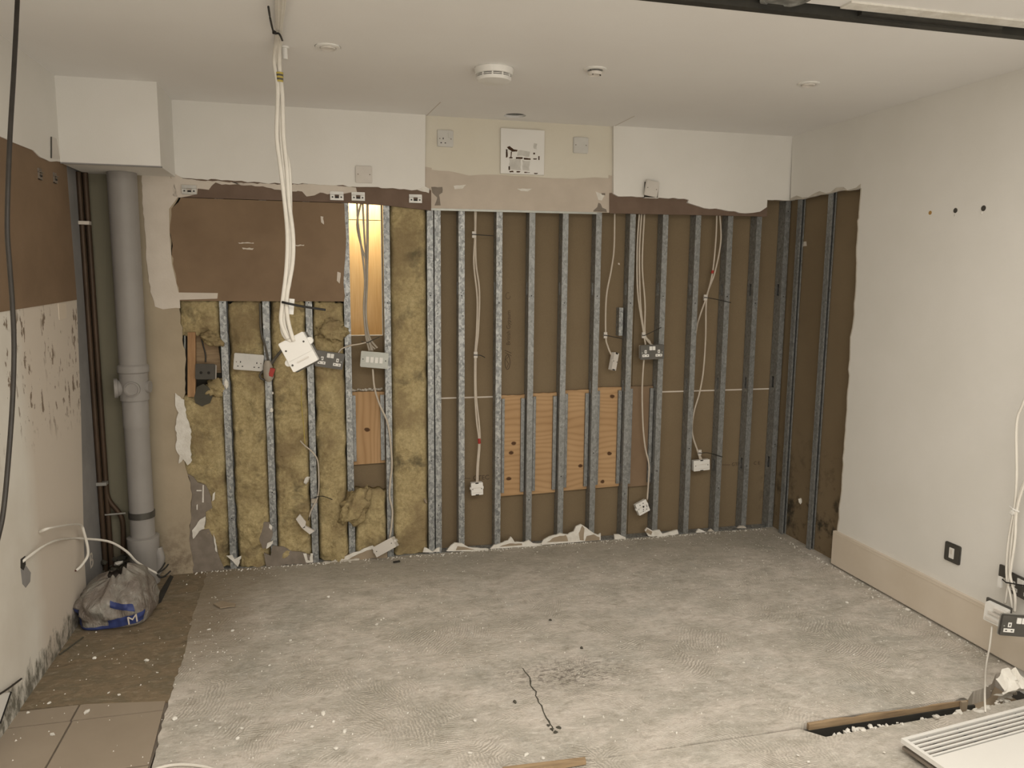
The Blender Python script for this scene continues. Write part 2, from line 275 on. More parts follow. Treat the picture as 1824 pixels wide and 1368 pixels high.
# ------------------------------------------------------------------ mesh helpers
class MB:
    def __init__(s): s.v = []; s.f = []
    def box(s, a, b):
        (x0, y0, z0), (x1, y1, z1) = a, b; n = len(s.v)
        s.v += [Vector(p) for p in ((x0, y0, z0), (x1, y0, z0), (x1, y1, z0), (x0, y1, z0), (x0, y0, z1), (x1, y0, z1), (x1, y1, z1), (x0, y1, z1))]
        s.f += [tuple(n + i for i in q) for q in ((3, 2, 1, 0), (4, 5, 6, 7), (0, 1, 5, 4), (1, 2, 6, 5), (2, 3, 7, 6), (3, 0, 4, 7))]; return s
    def fbox(s, F, u0, u1, v0, v1, n0, n1):
        o, u, v, w = F; n = len(s.v)
        s.v += [o + u * a + v * b + w * c for c in (n0, n1) for a, b in ((u0, v0), (u1, v0), (u1, v1), (u0, v1))]
        s.f += [tuple(n + i for i in q) for q in ((3, 2, 1, 0), (4, 5, 6, 7), (0, 1, 5, 4), (1, 2, 6, 5), (2, 3, 7, 6), (3, 0, 4, 7))]; return s
    def prism(s, pts, d):
        d = Vector(d); pts = [Vector(p) for p in pts]; n = len(s.v); k = len(pts)
        s.v += pts + [p + d for p in pts]
        s.f.append(tuple(range(n, n + k))); s.f.append(tuple(range(n + 2 * k - 1, n + k - 1, -1)))
        s.f += [(n + i, n + k + i, n + k + (i + 1) % k, n + (i + 1) % k) for i in range(k)]; return s
    def frr(s, F, cu, cv, w, h, r, n0, n1, seg=4):       # rounded rectangle prism in a frame
        o, u, v, nn = F; pts = []
        for (sx, sy, a0) in ((1, 1, 0), (-1, 1, 90), (-1, -1, 180), (1, -1, 270)):
            for i in range(seg + 1):
                a = math.radians(a0 + 90 * i / seg)
                pts.append(o + u * (cu + sx * (w / 2 - r) + r * math.cos(a)) + v * (cv + sy * (h / 2 - r) + r * math.sin(a)) + nn * n1)
        return s.prism(pts, nn * (n0 - n1))
    def tube(s, path, r, n=8, flat=1.0, ref=Vector((0, 1, 0)), cap=True):
        P = [Vector(p) for p in path]; b = len(s.v); m = len(P)
        for i, p in enumerate(P):
            t = (P[min(i + 1, m - 1)] - P[max(i - 1, 0)]); t = t.normalized() if t.length > 1e-9 else Vector((0, 0, 1))
            w = ref - t * ref.dot(t)
            if w.length < 1e-3: w = Vector((1, 0, 0)) - t * t.x
            w.normalize(); q = t.cross(w); rr = r[i] if isinstance(r, (list, tuple)) else r
            for k in range(n):
                a = 2 * math.pi * k / n; s.v.append(p + w * (math.sin(a) * rr * flat) + q * (math.cos(a) * rr))
        for i in range(m - 1):
            for k in range(n):
                a0, a1 = b + i * n + k, b + i * n + (k + 1) % n; s.f.append((a0, a1, a1 + n, a0 + n))
        if cap: s.f.append(tuple(b + k for k in range(n - 1, -1, -1))); s.f.append(tuple(b + (m - 1) * n + k for k in range(n)))
        return s
    def lathe(s, o, ax, prof, n=28):          # prof: (distance along axis, radius)
        o = Vector(o); ax = Vector(ax).normalized(); e1 = ax.orthogonal().normalized(); e2 = ax.cross(e1); b = len(s.v)
        for (h, r) in prof:
            for k in range(n):
                a = 2 * math.pi * k / n; s.v.append(o + ax * h + e1 * (r * math.cos(a)) + e2 * (r * math.sin(a)))
        for i in range(len(prof) - 1):
            for k in range(n):
                a0, a1 = b + i * n + k, b + i * n + (k + 1) % n; s.f.append((a0, a1, a1 + n, a0 + n))
        return s
    def grid(s, fn, nu, nv):
        b = len(s.v)
        for j in range(nv + 1):
            for i in range(nu + 1): s.v.append(Vector(fn(i / nu, j / nv)))
        for j in range(nv):
            for i in range(nu):
                a = b + j * (nu + 1) + i; s.f.append((a, a + 1, a + nu + 2, a + nu + 1))
        return s
    def rock(s, c, r, seed=0, sq=(1, 1, .6)):
        bm = bmesh.new(); bmesh.ops.create_icosphere(bm, subdivisions=1, radius=1); rnd = random.Random(seed); b = len(s.v)
        rot = Matrix.Rotation(rnd.random() * 6.28, 3, 'Z') @ Matrix.Rotation(rnd.uniform(-.4, .4), 3, 'X')
        for v in bm.verts:
            p = v.co * rnd.uniform(.6, 1.15); s.v.append(Vector(c) + rot @ Vector((p.x * r * sq[0], p.y * r * sq[1], p.z * r * sq[2])))
        for f in bm.faces: s.f.append(tuple(b + q.index for q in f.verts))
        bm.free(); return s
    def split(s):
        par = list(range(len(s.v)))
        def fd(a):
            while par[a] != a: par[a] = par[par[a]]; a = par[a]
            return a
        for f in s.f:
            for q in f[1:]: par[fd(q)] = fd(f[0])
        gr = {}
        for f in s.f: gr.setdefault(fd(f[0]), []).append(f)
        out = []
        for fs in gr.values():
            m = MB(); ix = {}
            for f in fs:
                for q in f:
                    if q not in ix: ix[q] = len(m.v); m.v.append(s.v[q])
                m.f.append(tuple(ix[q] for q in f))
            out.append(m)
        return out
    def each(s, name, mat, parent, smooth=False):
        return [m.build(name, mat, parent, smooth) for m in s.split()]
    def build(s, name, mat, parent=None, smooth=False, origin=None, fix=True):
        lo = Vector((min(v.x for v in s.v), min(v.y for v in s.v), min(v.z for v in s.v))); hi = Vector((max(v.x for v in s.v), max(v.y for v in s.v), max(v.z for v in s.v)))
        if origin is None: origin = Vector(((lo.x + hi.x) / 2, (lo.y + hi.y) / 2, lo.z))
        me = bpy.data.meshes.new(name); me.from_pydata([v - origin for v in s.v], [], s.f); me.update()
        if fix:
            bm = bmesh.new(); bm.from_mesh(me); bmesh.ops.recalc_face_normals(bm, faces=bm.faces); bm.to_mesh(me); bm.free()
        me.materials.append(MT[mat] if isinstance(mat, str) else mat)
        if smooth:
            for p in me.polygons: p.use_smooth = True
            if smooth != 'all': me.set_sharp_from_angle(angle=math.radians(40))
        o = bpy.data.objects.new(name, me); COL.objects.link(o); o.location = origin
        if parent is not None:
            o.parent = parent; pl = parent.location.copy(); q = parent.parent
            while q is not None: pl += q.location; q = q.parent
            o.location = origin - pl
        return o

def tag(o, label=None, cat=None, group=None, kind=None):
    for k, v in (('label', label), ('category', cat), ('group', group), ('kind', kind)):
        if v: o[k] = v
    return o
def thing(name, loc, label, cat, group=None):
    o = bpy.data.objects.new(name, None); COL.objects.link(o); o.location = Vector(loc); o.empty_display_size = .05
    return tag(o, label, cat, group)
def rough(pts, amp, step, seed=1):            # open polyline with a torn edge
    r = random.Random(seed); out = []
    for i in range(len(pts) - 1):
        a, b = Vector((*pts[i], 0)), Vector((*pts[i + 1], 0)); n = max(1, int((b - a).length / step)); nn = (b - a).normalized(); q = Vector((-nn.y, nn.x, 0))
        for k in range(n):
            p = a.lerp(b, k / n)
            if k: p = p + q * r.uniform(-amp, amp) + nn * r.uniform(-.3, .3) * step
            out.append((p.x, p.y))
    out.append(pts[-1]); return out
def smooth_path(pts, per=6):
    P = [Vector(p) for p in pts]
    if len(P) < 3: return P
    out = []
    for i in range(len(P) - 1):
        p0, p1, p2, p3 = P[max(i - 1, 0)], P[i], P[i + 1], P[min(i + 2, len(P) - 1)]
        for k in range(per):
            t = k / per; out.append(.5 * ((2 * p1) + (p2 - p0) * t + (2 * p0 - 5 * p1 + 4 * p2 - p3) * t * t + (3 * p1 - p0 - 3 * p2 + p3) * t ** 3))
    out.append(P[-1]); return out
def cable(pts, r=.0045, flat=.6, mb=None):
    return (mb or MB()).tube(smooth_path(pts), r, 8, flat)
def ypoly(px, y, th, mb=None):                # outline on the plane Y=y, th thick away from the viewer
    return (mb or MB()).prism([Y(a, b, y) for a, b in px], (0, th, 0))

# ================================================================== THE ROOM
def struct(name, mb, mat, parent=None, label=None, **k):
    o = mb.build(name, mat, parent, **k); o['kind'] = 'structure'
    if label: o['label'] = label
    return o
XE = [Z(270, 1368).x, Z(300, 1248).x, Z(345, 1090).x]
YS = -1.978                                   # front edge of the old screed
# floor: base concrete under everything
FL = struct('floor', MB().box((XL - .3, YF, -.16), (XR + .3, .095, -.09)), 'void', label='grey concrete floor under the stripped kitchen')
edge = rough([(XE[2] - .005, .0), (XE[2], -.52), (XE[1] - .005, -.95), (XE[1], -1.31), (XE[0], -1.71), (XE[0] + .01, YS)], .006, .03, 3)
frt = rough([(XE[0] + .01, YS), (.7, YS - .012), (1.62, YS - .004)], .004, .04, 4) + rough([(1.63, YS + .01), (2.33, YS + .004), (2.40, YS + .05), (2.52, YS + .08), (2.60, YS + .14), (XR, YS + .16)], .006, .05, 5)
pts = [(x, y, 0) for x, y in edge] + [(x, y, 0) for x, y in frt[1:]] + [(XR + .0, -.665, 0), (XR + .05, -.66, 0), (XR + .05, .0, 0)]
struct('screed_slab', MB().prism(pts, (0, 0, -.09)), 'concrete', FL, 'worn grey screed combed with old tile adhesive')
struct('damp_patch', MB().prism([(XL - .03, .0, -.0015), (XL - .03, -1.245, -.0015), (-.9, -1.25, -.0015), (XE[1] + .0, -1.30, -.0015), (XE[2] + .03, -.52, -.0015), (XE[2] + .03, 0, -.0015)], (0, 0, -.08)), 'mud', FL, 'damp brown bare concrete beside the left wall')
MB().prism([Z(a, b_, .001) for a, b_ in ((303, 1024), (309, 1027), (287, 1072), (277, 1078), (276, 1068))], (0, 0, -.003)).build('edge_gap', 'void', FL)
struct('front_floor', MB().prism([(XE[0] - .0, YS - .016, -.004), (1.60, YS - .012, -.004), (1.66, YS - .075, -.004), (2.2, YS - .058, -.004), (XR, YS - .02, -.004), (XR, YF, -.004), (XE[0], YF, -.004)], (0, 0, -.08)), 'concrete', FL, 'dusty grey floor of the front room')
# tiles in the lower left corner of the floor
def tile(x0, x1, y0, y1, x1b=None):
    x1b = x1 if x1b is None else x1b
    MB().prism([(x0, y0, -.004), (x1b, y0, -.004), (x1, y1, -.004), (x0, y1, -.004)], (0, 0, -.07)).build('tile', 'tile', FL)
ys_ = [-1.252, -1.361, -1.69, -2.02, -2.35, -2.68]
for i in range(len(ys_) - 1):
    a, b_ = ys_[i] - .003, ys_[i + 1] + .003
    xe = lambda y: XE[1] + (y + 1.3) * (XE[1] - XE[0]) / .41 - .012 if y > -1.75 else XE[0] - .01
    tile(XL - .01, -.896 + (i * .004), b_, a); tile(-.889 + i * .004, xe(a), b_, a, xe(b_))
struct('tile_bed', MB().box((XL - .03, YF, -.09), (XE[0] - .01, -1.25, -.012)), 'patch', FL)
# timber edge, trench
struct('timber_edge', MB().prism([Vector((1.645, YS - .003, 0)), Vector((2.33, YS + .001, 0)), Vector((2.33, YS + .001, -.020)), Vector((1.645, YS - .003, -.024))], (0, .02, 0)), 'timber_x', FL, 'rough timber batten along the broken screed edge')
MB().box((1.60, YS - .004, -.088), (2.36, YS + .004, -.022)).box((1.60, YS - .09, -.0895), (2.70, YS + .14, -.085)).build('trench_shade', 'void', FL)  # dark sheets put in for the shade under the timber and in the trench
tag(MB().box((2.29, YS - .012, -.06), (2.315, YS - .002, .004)).build('timber_peg', 'tan', FL), 'short upright timber peg at the end of the trench')
tag(MB().box((2.31, YS - .055, -.075), (2.60, YS + .14, -.055)).build('trench_bottom', 'tan', FL), 'brown earth in the broken trench')
r_ = random.Random(3); cr = MB()
for i in range(85):
    t = r_.random(); cr.rock((1.70 + .92 * t, YS - .058 + r_.uniform(-.012, .010) + max(0, t - .7) * .35, -.012 + r_.uniform(-.012, .006)), r_.uniform(.005, .019), i, (r_.uniform(.7, 1.7), .7, r_.uniform(.5, 1.0)))
tag(cr.build('rubble', 'chalk', FL), 'white plaster rubble lying in the floor trench', kind='stuff')
# main crack across the screed
ck = MB(); cp = [Z(*q, .0012) for q in rough([(931, 1190), (945, 1215), (958, 1245), (970, 1272), (980, 1290), (984, 1302)], 3, 6, 9)]
ck.tube(cp, [.0015, .002] + [random.uniform(.0018, .0038) for _ in cp[2:]], 6, .3, Vector((0, 0, 1))); 
for k, (a, b_) in enumerate([(983, 1298), (995, 1297), (978, 1293), (990, 1305)]): ck.rock(Z(a, b_, .0), .012, 40 + k, (1, 1, .15))
ck.build('crack', 'slate', FL)

# ceiling with a round vent hole, and ceiling of the front room
def holed(z0, x0, x1, y0, y1, cx, cy, r, mb, n=32, th=.0125):
    bx0, bx1, by0, by1 = cx - r * 1.6, cx + r * 1.6, max(y0, cy - r * 1.6), min(y1, cy + r * 1.6)
    for (a, b_, c, d) in ((x0, bx0, y0, y1), (bx1, x1, y0, y1), (bx0, bx1, y0, by0), (bx0, bx1, by1, y1)):
        if b_ - a > 1e-4 and d - c > 1e-4: mb.box((a, c, z0), (b_, d, z0 + th))
    for k in range(n):
        q = []
        for a in (2 * math.pi * k / n, 2 * math.pi * (k + 1) / n):
            c, s_ = math.cos(a), math.sin(a); t = min((((bx1 - cx) if c > 0 else (bx0 - cx)) / c if abs(c) > 1e-6 else 9), (((by1 - cy) if s_ > 0 else (by0 - cy)) / s_ if abs(s_) > 1e-6 else 9))
            q.append((Vector((cx + r * c, cy + r * s_, z0)), Vector((cx + t * c, cy + t * s_, z0))))
        mb.prism([q[0][0], q[0][1], q[1][1], q[1][0]], (0, 0, th))
    return mb
vh = Z(917, 206, H); YBM = -1.885
CE = struct('ceiling', holed(H, XL - .1, XR + .1, YBM, .1, vh.x, vh.y, .058, MB()), 'ceiling', label='white painted plasterboard ceiling')
struct('vent_duct', MB().lathe((vh.x, vh.y, H), (0, 0, 1), [(0.001, .0585), (.12, .0585), (.12, .001)]), 'foil', CE, 'open round hole in the ceiling above the white cover plate', smooth=True)
# hairline joints where a hood box has been taken away
for (a, b_) in (((760, 206), (785, 182)), ((1092, 226), (1130, 207))):
    p, q = Z(*a, H - .0008), Z(*b_, H - .0008); MB().tube([p, q], .0022, 6, .4, Vector((0, 0, 1))).build('joint_line', 'pale', CE)
dh = Z(1401, -3, H + .012)
C2 = struct('ceiling_front', MB().box((XL - .1, YF, H + .02), (XR + .1, YBM - .045, H + .0325)), 'ceiling', label='white ceiling of the front room')
struct('duct_end', MB().lathe((dh.x, dh.y, H + .0199), (0, 0, -1), [(0, .078), (.010, .078), (.010, .066), (.006, .064), (.006, .001)], 32), 'foil', C2, 'grey round duct end beside the steel beam', smooth=True)
BM = struct('trim_1', MB().prism([(-1.09, YBM - .0, H + .06), (XR + .0, YBM + .012, H + .06), (XR, YBM + .012, H - .004), (-1.09, YBM, H - .004)], (0, -.035, 0)), 'beam', label='dark steel beam edge across the ceiling')
struct('beam_packer', MB().box((1.70, YBM - .046, H + .004), (2.25, YBM - .02, H + .03)), 'beam', BM)
struct('ceiling_edge', MB().box((1.62, YBM - .10, H + .014), (XR, YBM - .046, H + .03)), 'chalk', C2)

# right wall: white plasterboard cut away near the corner
cut = [(y, z) for (_, y, z) in (X(a, b_, XR) for a, b_ in rough([(1408, 357), (1440, 352), (1480, 344), (1533, 335)], 1.6, 9, 11))]
cute = [(y, z) for (_, y, z) in (X(a, b_, XR) for a, b_ in rough([(1533, 335), (1529, 388), (1527, 393), (1521, 560), (1514, 600), (1513, 640), (1503, 800), (1499, 860), (1490, 950), (1484, 1006)], 1.2, 14, 12))]
pts = [(XR, -.03, H), (XR, cut[0][0] if cut[0][0] < -.03 else -.03, cut[0][1])] + [(XR, y, z) for y, z in cut[1:]] + [(XR, y, z) for y, z in cute[1:]] + [(XR, -.66, -.09), (XR, YF, -.09), (XR, YF, H + .02), (XR, -1.93, H + .02), (XR, -1.93, H)]
WR = struct('wall_right', MB().prism(pts, (.0125, 0, 0)), 'white', label='white right wall, cut open beside the corner')
struct('torn_edge', MB().prism([(XR - .0015, y, z) for y, z in cut] + [(XR - .0015, y, z + .012 + .01 * math.sin(i * 1.7)) for i, (y, z) in reversed(list(enumerate(cut)))], (.001, 0, 0)), 'fluff', WR)
struct('cut_edge', MB().prism([(XR - .0006, y, z) for y, z in cute] + [(XR - .0006, y - .008, z) for y, z in reversed(cute)], (.001, 0, 0)), 'fluff', WR)
for (y0, y1) in ((-.70, -.385), (-.380, .10)):
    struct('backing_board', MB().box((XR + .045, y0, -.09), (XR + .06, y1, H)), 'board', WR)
def channel(name, xa, ya, z0, z1, wdt, dep, parent, axis='y', holes=(), label=None, mat='galv'):
    """C stud: flange facing the room, web on its left with service holes, lip."""
    t = .0016; mb = MB()
    if axis == 'y':
        B = lambda a0, a1, b0, b1, c0, c1: mb.box((xa + a0, ya + b0, c0), (xa + a1, ya + b1, c1))
    else:
        B = lambda a0, a1, b0, b1, c0, c1: mb.box((xa + b0, ya - a1, c0), (xa + b1, ya - a0, c1))
    B(0, wdt, 0, t, z0, z1); B(0, wdt, dep - t, dep, z0, z1); B(wdt - t, wdt, t, .008, z0, z1); B(wdt - t, wdt, dep - .008, dep - t, z0, z1)
    B(.0055, .0075, -.0007, .0005, z0, z1); B(wdt - .0075, wdt - .0055, -.0007, .0005, z0, z1)          # rolled stiffening ribs
    zz = z0
    for h in holes:
        B(0, t, t, dep - t, zz, h - .035); B(0, t, t, dep * .33, h - .035, h + .035); B(0, t, dep * .67, dep - t, h - .035, h + .035); zz = h + .035
    B(0, t, t, dep - t, zz, z1)
    o = mb.build(name, mat, parent)
    if label: o['label'] = label
    return o
for a in (1413, 1466):
    p = X(a, 500, XR + .0126); channel('stud', XR + .0126, p.y, -.02, H - .005, .036, .028, WR, 'x', (.35, .95, 1.55), mat='galv_dull')
BR = struct('baseboard_right', MB().prism([(XR, -.655, .012), (XR, -.655, .198), (XR, -1.875, .198), (XR, -1.87, .10), (XR, -1.875, .012)], (-.018, 0, 0)), 'skirting', label='cream skirting board on the right wall')
MB().prism([(XR - .018, -.655, .182), (XR - .018, -1.872, .182), (XR - .018, -1.872, .185), (XR - .018, -.655, .185)], (-.0012, 0, 0)).build('moulding_bead', 'skirting', BR)
o = MB().prism([(XR - .002, y, z) for y, z in rough([(-1.87, .0), (-1.872, .13), (-1.90, .24), (-1.99, .21), (-2.10, .10), (-2.12, -.05), (-1.87, -.05)], .006, .03, 19)], (.002, 0, 0)).build('broken_patch', 'tan', WR); o['label'] = 'bare brown patch of wall past the end of the skirting'
# filler spots
for (a, b_, mt, r, lb) in ((1657, 379, 'orange', .009, 'ochre filler spot on the right wall'), (1702, 375, 'gunmetal', .011, 'grey plugged screw hole in the right wall'), (1752, 371, 'gunmetal', .012, 'grey plugged screw hole in the right wall')):
    p = X(a, b_, XR); o = MB().lathe(p, (-1, 0, 0), [(0, r), (.0012, r), (.0012, .0005)], 20).build('filled_hole', mt, WR); o['label'] = lb
    if mt != 'orange':
        MB().rock(p + Vector((-.0005, .004, -.019)), .007, int(a), (.1, .8, 1)).build('scuff', 'smudge', WR)

# back wall behind the studs (boards of the next room), with the lit opening
HX0, HX1 = Y(616, 480, .075).x, Y(680, 480, .075).x; HZ0, HZ1 = Y(650, 597, .075).z, Y(650, 356, .075).z
ZJ = Y(1000, 703, .075).z
WB = struct('wall_back', MB().box((XL - .2, .0915, -.09), (XL + .46, .10, H)), 'void', label='back wall stripped to metal studs and brown boards')
def board(x0, x1, z0, z1, mat='board', nm='backing_board', y0=.075, y1=.09):
    o = MB().box((x0, y0, z0), (x1, y1, z1)).build(nm, mat, WB); return o
board(-.74, HX0, -.09, HZ1 + .05, 'slate'); board(HX0 + .001, HX1, -.09, ZJ - .002); board(HX0 + .001, HX1, ZJ + .003, HZ0); board(HX1 + .001, .60, -.09, HZ1 + .05); board(-.74, .60, HZ1 + .051, H)
for x0, x1 in ((.603, 1.80), (1.803, XR + .084)):
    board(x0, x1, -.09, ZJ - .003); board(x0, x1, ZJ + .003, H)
MB().box((.603, .0735, ZJ - .0045), (XR + .08, .085, ZJ + .0035)).build('joint_filler', 'pale', WB)
jt = MB()
for k in range(26): jt.rock((HX0 + .02 + (HX1 - HX0 - .03) * k / 25, .072, Y(650, 694, .075).z + random.uniform(-.004, .005)), random.uniform(.006, .012), k, (1, .4, .8))
jt.build('broken_plaster', 'fluff', WB)
e_ = MB().box((HX0, .0735, HZ0 - .003), (HX1, .092, HZ0 + .001)); e_.box((HX1 - .001, .074, HZ0), (HX1 + .002, .092, HZ1)); e_.build('cut_board_edge', 'chalk', WB)
# the room beyond the opening
FR = struct('wall_beyond', MB().box((-.35, .62, .9), (.95, .64, 2.55)), 'white', label='lit oak panelling seen through the opening')
zj = Y(650, 392, .5).z
MB().box((-.3, .50, 1.0), (.9, .52, zj - .002)).build('oak_panel', 'oak', FR); MB().box((-.3, .50, zj + .002), (.9, .52, 2.5)).build('oak_panel', 'oak', FR)
struct('far_side_left', MB().box((-.36, .1, .9), (-.34, .64, 2.55)), 'white', FR); struct('far_side_right', MB().box((.95, .1, .9), (.97, .64, 2.55)), 'white', FR)  # sides, top and bottom: unseen box added to stop the lamp's light leaking
struct('far_top', MB().box((-.36, .1, 2.3), (.97, .64, 2.32)), 'white', FR); struct('far_bottom', MB().box((-.36, .1, .88), (.97, .64, .9)), 'oak', FR)

# metal studs of the back wall (left edge and bottom pixel positions on the stud face)
STUD = [(395, 1), (471, 1), (547, 1), (615, 1), (686, 1), (762, 1), (775, 0), (817, 0), (883, 0), (940, 0), (998, 0), (1056, 0), (1115, 0), (1172, 0), (1229, 0), (1285, 0), (1335, 0), (1384, 0)]
SX = []
for i, (a, left) in enumerate(STUD):
    x = Y(a, 650).x; SX.append(x)
    channel('stud', x, 0.0, -.005, H - .01, .0335, .07, WB, 'y', (.42, .93, 1.50) if i > 10 else (1.50,), mat='galv' if i < 9 else 'galv_dull')
MB().box((-.72, .001, -.004), (XR + .08, .07, .0015)).build('floor_track', 'galv', WB)
MB().box((-.72, .001, H - .008), (XR + .08, .07, H - .001)).build('ceiling_track', 'galv', WB)
scr = MB()
for i, x in enumerate(SX):
    for z in ((.28 + .13 * (i % 3)), 1.42 + .04 * (i % 2), 1.97): scr.lathe((x + .017, -.0008, z), (0, -1, 0), [(0, .0035), (.002, .003), (.002, .0004)], 8)
tag(scr.build('screw_heads', 'black', WB), kind='stuff')

# plywood patches and their channels between studs
def panel(i, j, pt, pb, mat, label):
    x0, x1 = SX[i] + .036, SX[j] - .002
    zt, zb = pt, pb; rr = random.Random(i); top = [(x0 + (x1 - x0) * k / 6, .052, zt + rr.uniform(-.002, .002)) for k in range(7)]
    o = MB().prism([(x0, .052, zb), (x1, .052, zb + .004)] + top[::-1], (0, .018, 0)).build('plywood_panel' if mat.startswith('ply') else 'board_patch', mat, WB); o['label'] = label
    return o
bays = [(3, 4, 698, 827), (8, 9, 704, 883), (9, 10, 700, 879), (10, 11, 695, 873), (11, 12, 690, 868)]
for i, j, a, b_ in bays:
    xm = (STUD[i][0] + STUD[j][0]) / 2
    panel(i, j, Y(xm, a, .052).z, Y(xm, b_, .052).z, 'ply' if i > 5 else 'ply_vertical', 'pine plywood patch fixed between two metal studs')
    for xx, w, l_ in ((SX[i] + (.0465 if i > 5 else .036), .016, 0), (SX[j] - .026, .021, 1)):
        zt, zb = Y(xm, a + 6, .04).z, Y(xm, b_ - 6, .04).z
        m_ = MB().box((xx, .038, zb), (xx + w, .040, zt)); m_.box((xx, .0365, zb), (xx + .0016, .0515, zt)); m_.box((xx + w - .0016, .0365, zb), (xx + w, .0515, zt)); m_.box((xx + w * .45, .0368, zb), (xx + w * .55, .0385, zt))
        m_.build('channel_strip', 'galv_dull', WB)
xm = 1142; panel(12, 13, Y(xm, 688, .052).z, Y(xm, 866, .052).z, 'paper', 'smooth brown board patch right of the plywood patches')
for xx, w in ((SX[12] + .0485, .016), (SX[13] - .026, .021)):
    zt, zb = Y(xm, 692, .04).z, Y(xm, 860, .04).z
    m_ = MB().box((xx, .038, zb), (xx + w, .040, zt)); m_.box((xx, .0365, zb), (xx + .0016, .0515, zt)); m_.box((xx + w - .0016, .0365, zb), (xx + w, .0515, zt)); m_.build('channel_strip', 'galv_dull', WB)
# loose galvanised offcut on the board
q = Y(1101, 572, .07); o = MB().box((q.x - .011, .028, Y(1100, 598, .03).z), (q.x + .013, .0745, Y(1100, 548, .03).z)).build('channel_offcut', 'galv', WB); o['label'] = 'short galvanised channel offcut on the brown board'

# front layers of the back wall: boards, skim, paint
BRN = -.0125
o = ypoly([(303, 290), (744, 300), (746, 336), (768, 339), (768, 375), (690, 366), (613, 361), (322, 351)], BRN, .0125).build('plasterboard_strip', 'paper_dark', WB); o['label'] = 'dark brown strip of stripped plasterboard under the white paint'
pl = rough([(322, 352), (318, 360), (302, 372), (301, 400), (306, 430), (308, 480), (318, 522), (320, 536)], 1.5, 8, 21) + [(613, 537)] + rough([(613, 537), (613, 480), (616, 440), (613, 362)], 1.2, 14, 22)
o = ypoly(pl, BRN + .001, .0115).build('plasterboard_panel', 'paper', WB); o['label'] = 'large brown plasterboard panel left of the lit opening'
o = ypoly([(1086, 344), (1367, 349), (1366, 386), (1290, 384), (1086, 380)], BRN, .0125).build('plasterboard_strip', 'paper_dark', WB)
wl = [(757, 332)] + rough([(757, 332), (742, 338), (700, 335), (662, 333), (640, 333), (600, 330), (560, 328), (500, 327), (470, 326), (430, 322), (395, 321), (350, 319), (326, 317), (310, 308), (304, 300)], 1.6, 9, 31)
o = ypoly([(300, 172), (758, 200)] + wl, -.02, .0075).build('painted_skim', 'white', WB); o['label'] = 'white painted upper wall, left part'
ypoly(rough([(304, 303), (326, 318), (350, 321), (395, 323), (440, 327), (395, 329), (384, 325), (377, 331), (372, 338), (352, 336), (351, 346), (320, 352), (308, 349)], 1.0, 7, 32), -.0145, .002).build('torn_skim', 'pale', WB)
ypoly(rough([(410, 324), (470, 327), (530, 329), (572, 328), (634, 334), (636, 343), (606, 345), (600, 347), (570, 343), (560, 348), (546, 350), (538, 341), (520, 341), (497, 338), (462, 332), (430, 330)], 1.4, 6, 33), -.0145, .002).build('torn_skim', 'pale', WB)
ypoly(rough([(740, 337), (757, 332), (765, 336), (764, 344), (752, 341)], 1, 5, 34), -.0145, .002).build('torn_skim', 'chalk', WB)
o = ypoly([(748, 198), (1096, 222), (1092, 325), (752, 318)], -.004, .004).build('painted_skim', 'cream', WB); o['label'] = 'cream painted middle of the upper wall'
ypoly([(752, 296), (769, 299), (769, 337), (755, 335)], -.0055, .0055).build('bare_edge', 'band', WB)
ypoly([(1084, 312), (1097, 314), (1097, 347), (1084, 345)], -.0055, .0055).build('bare_edge', 'band', WB)
bd = rough([(1087, 318), (1060, 316), (1020, 319), (975, 317), (930, 314), (880, 311), (835, 313), (800, 305), (766, 302)], .8, 14, 35)
o = ypoly([(766, 371), (1063, 378), (1086, 379)] + bd, -.0065, .0065).build('pale_skim_band', 'band', WB); o['label'] = 'bare beige plaster band under the cream paint'
ypoly(rough([(768, 333), (788, 333), (788, 343), (782, 347), (785, 366), (774, 366), (779, 352), (770, 343)], .6, 5, 36), -.0075, .001).build('glue_patch', 'patch', WB)
ypoly(rough([(1057, 375), (1064, 369), (1066, 361), (1070, 363), (1073, 370), (1080, 373), (1081, 378), (1057, 377)], .6, 5, 37), -.0075, .001).build('glue_patch', 'patch', WB)
ypoly(rough([(1061, 341), (1068, 344), (1077, 348), (1072, 357), (1066, 356)], .6, 5, 38), -.0075, .001).build('filler_smear', 'chalk', WB)
ypoly([(1071, 344), (1078, 344), (1078, 348), (1072, 347)], -.0078, .001).build('glue_patch', 'patch', WB)
for s_, a in ((1, [(808, 331), (830, 329), (824, 336), (810, 337)]), (2, [(921, 336), (948, 336), (940, 341), (928, 340)])): ypoly(rough(a, .5, 5, s_), -.0075, .001).build('filler_smear', 'chalk', WB)
ypoly([(766, 371), (1063, 378), (1063, 381.5), (766, 374.5)], -.008, .008).build('edge_trim', 'steel', WB)
wr = [(1093, 340)] + rough([(1093, 345), (1102, 350), (1146, 351), (1175, 352), (1220, 354), (1227, 356), (1225, 361), (1240, 366), (1256, 371), (1284, 373), (1298, 376), (1330, 380), (1354, 377), (1366, 369)], 1.2, 9, 41) + [(1367, 356)] + rough([(1367, 356), (1408, 357)], 1, 9, 42) + [(1416, 357)]
o = ypoly([(1417, 241), (1093, 222)] + wr, -.03, .03).build('painted_skim', 'white', WB); o['label'] = 'white painted upper wall, right part'

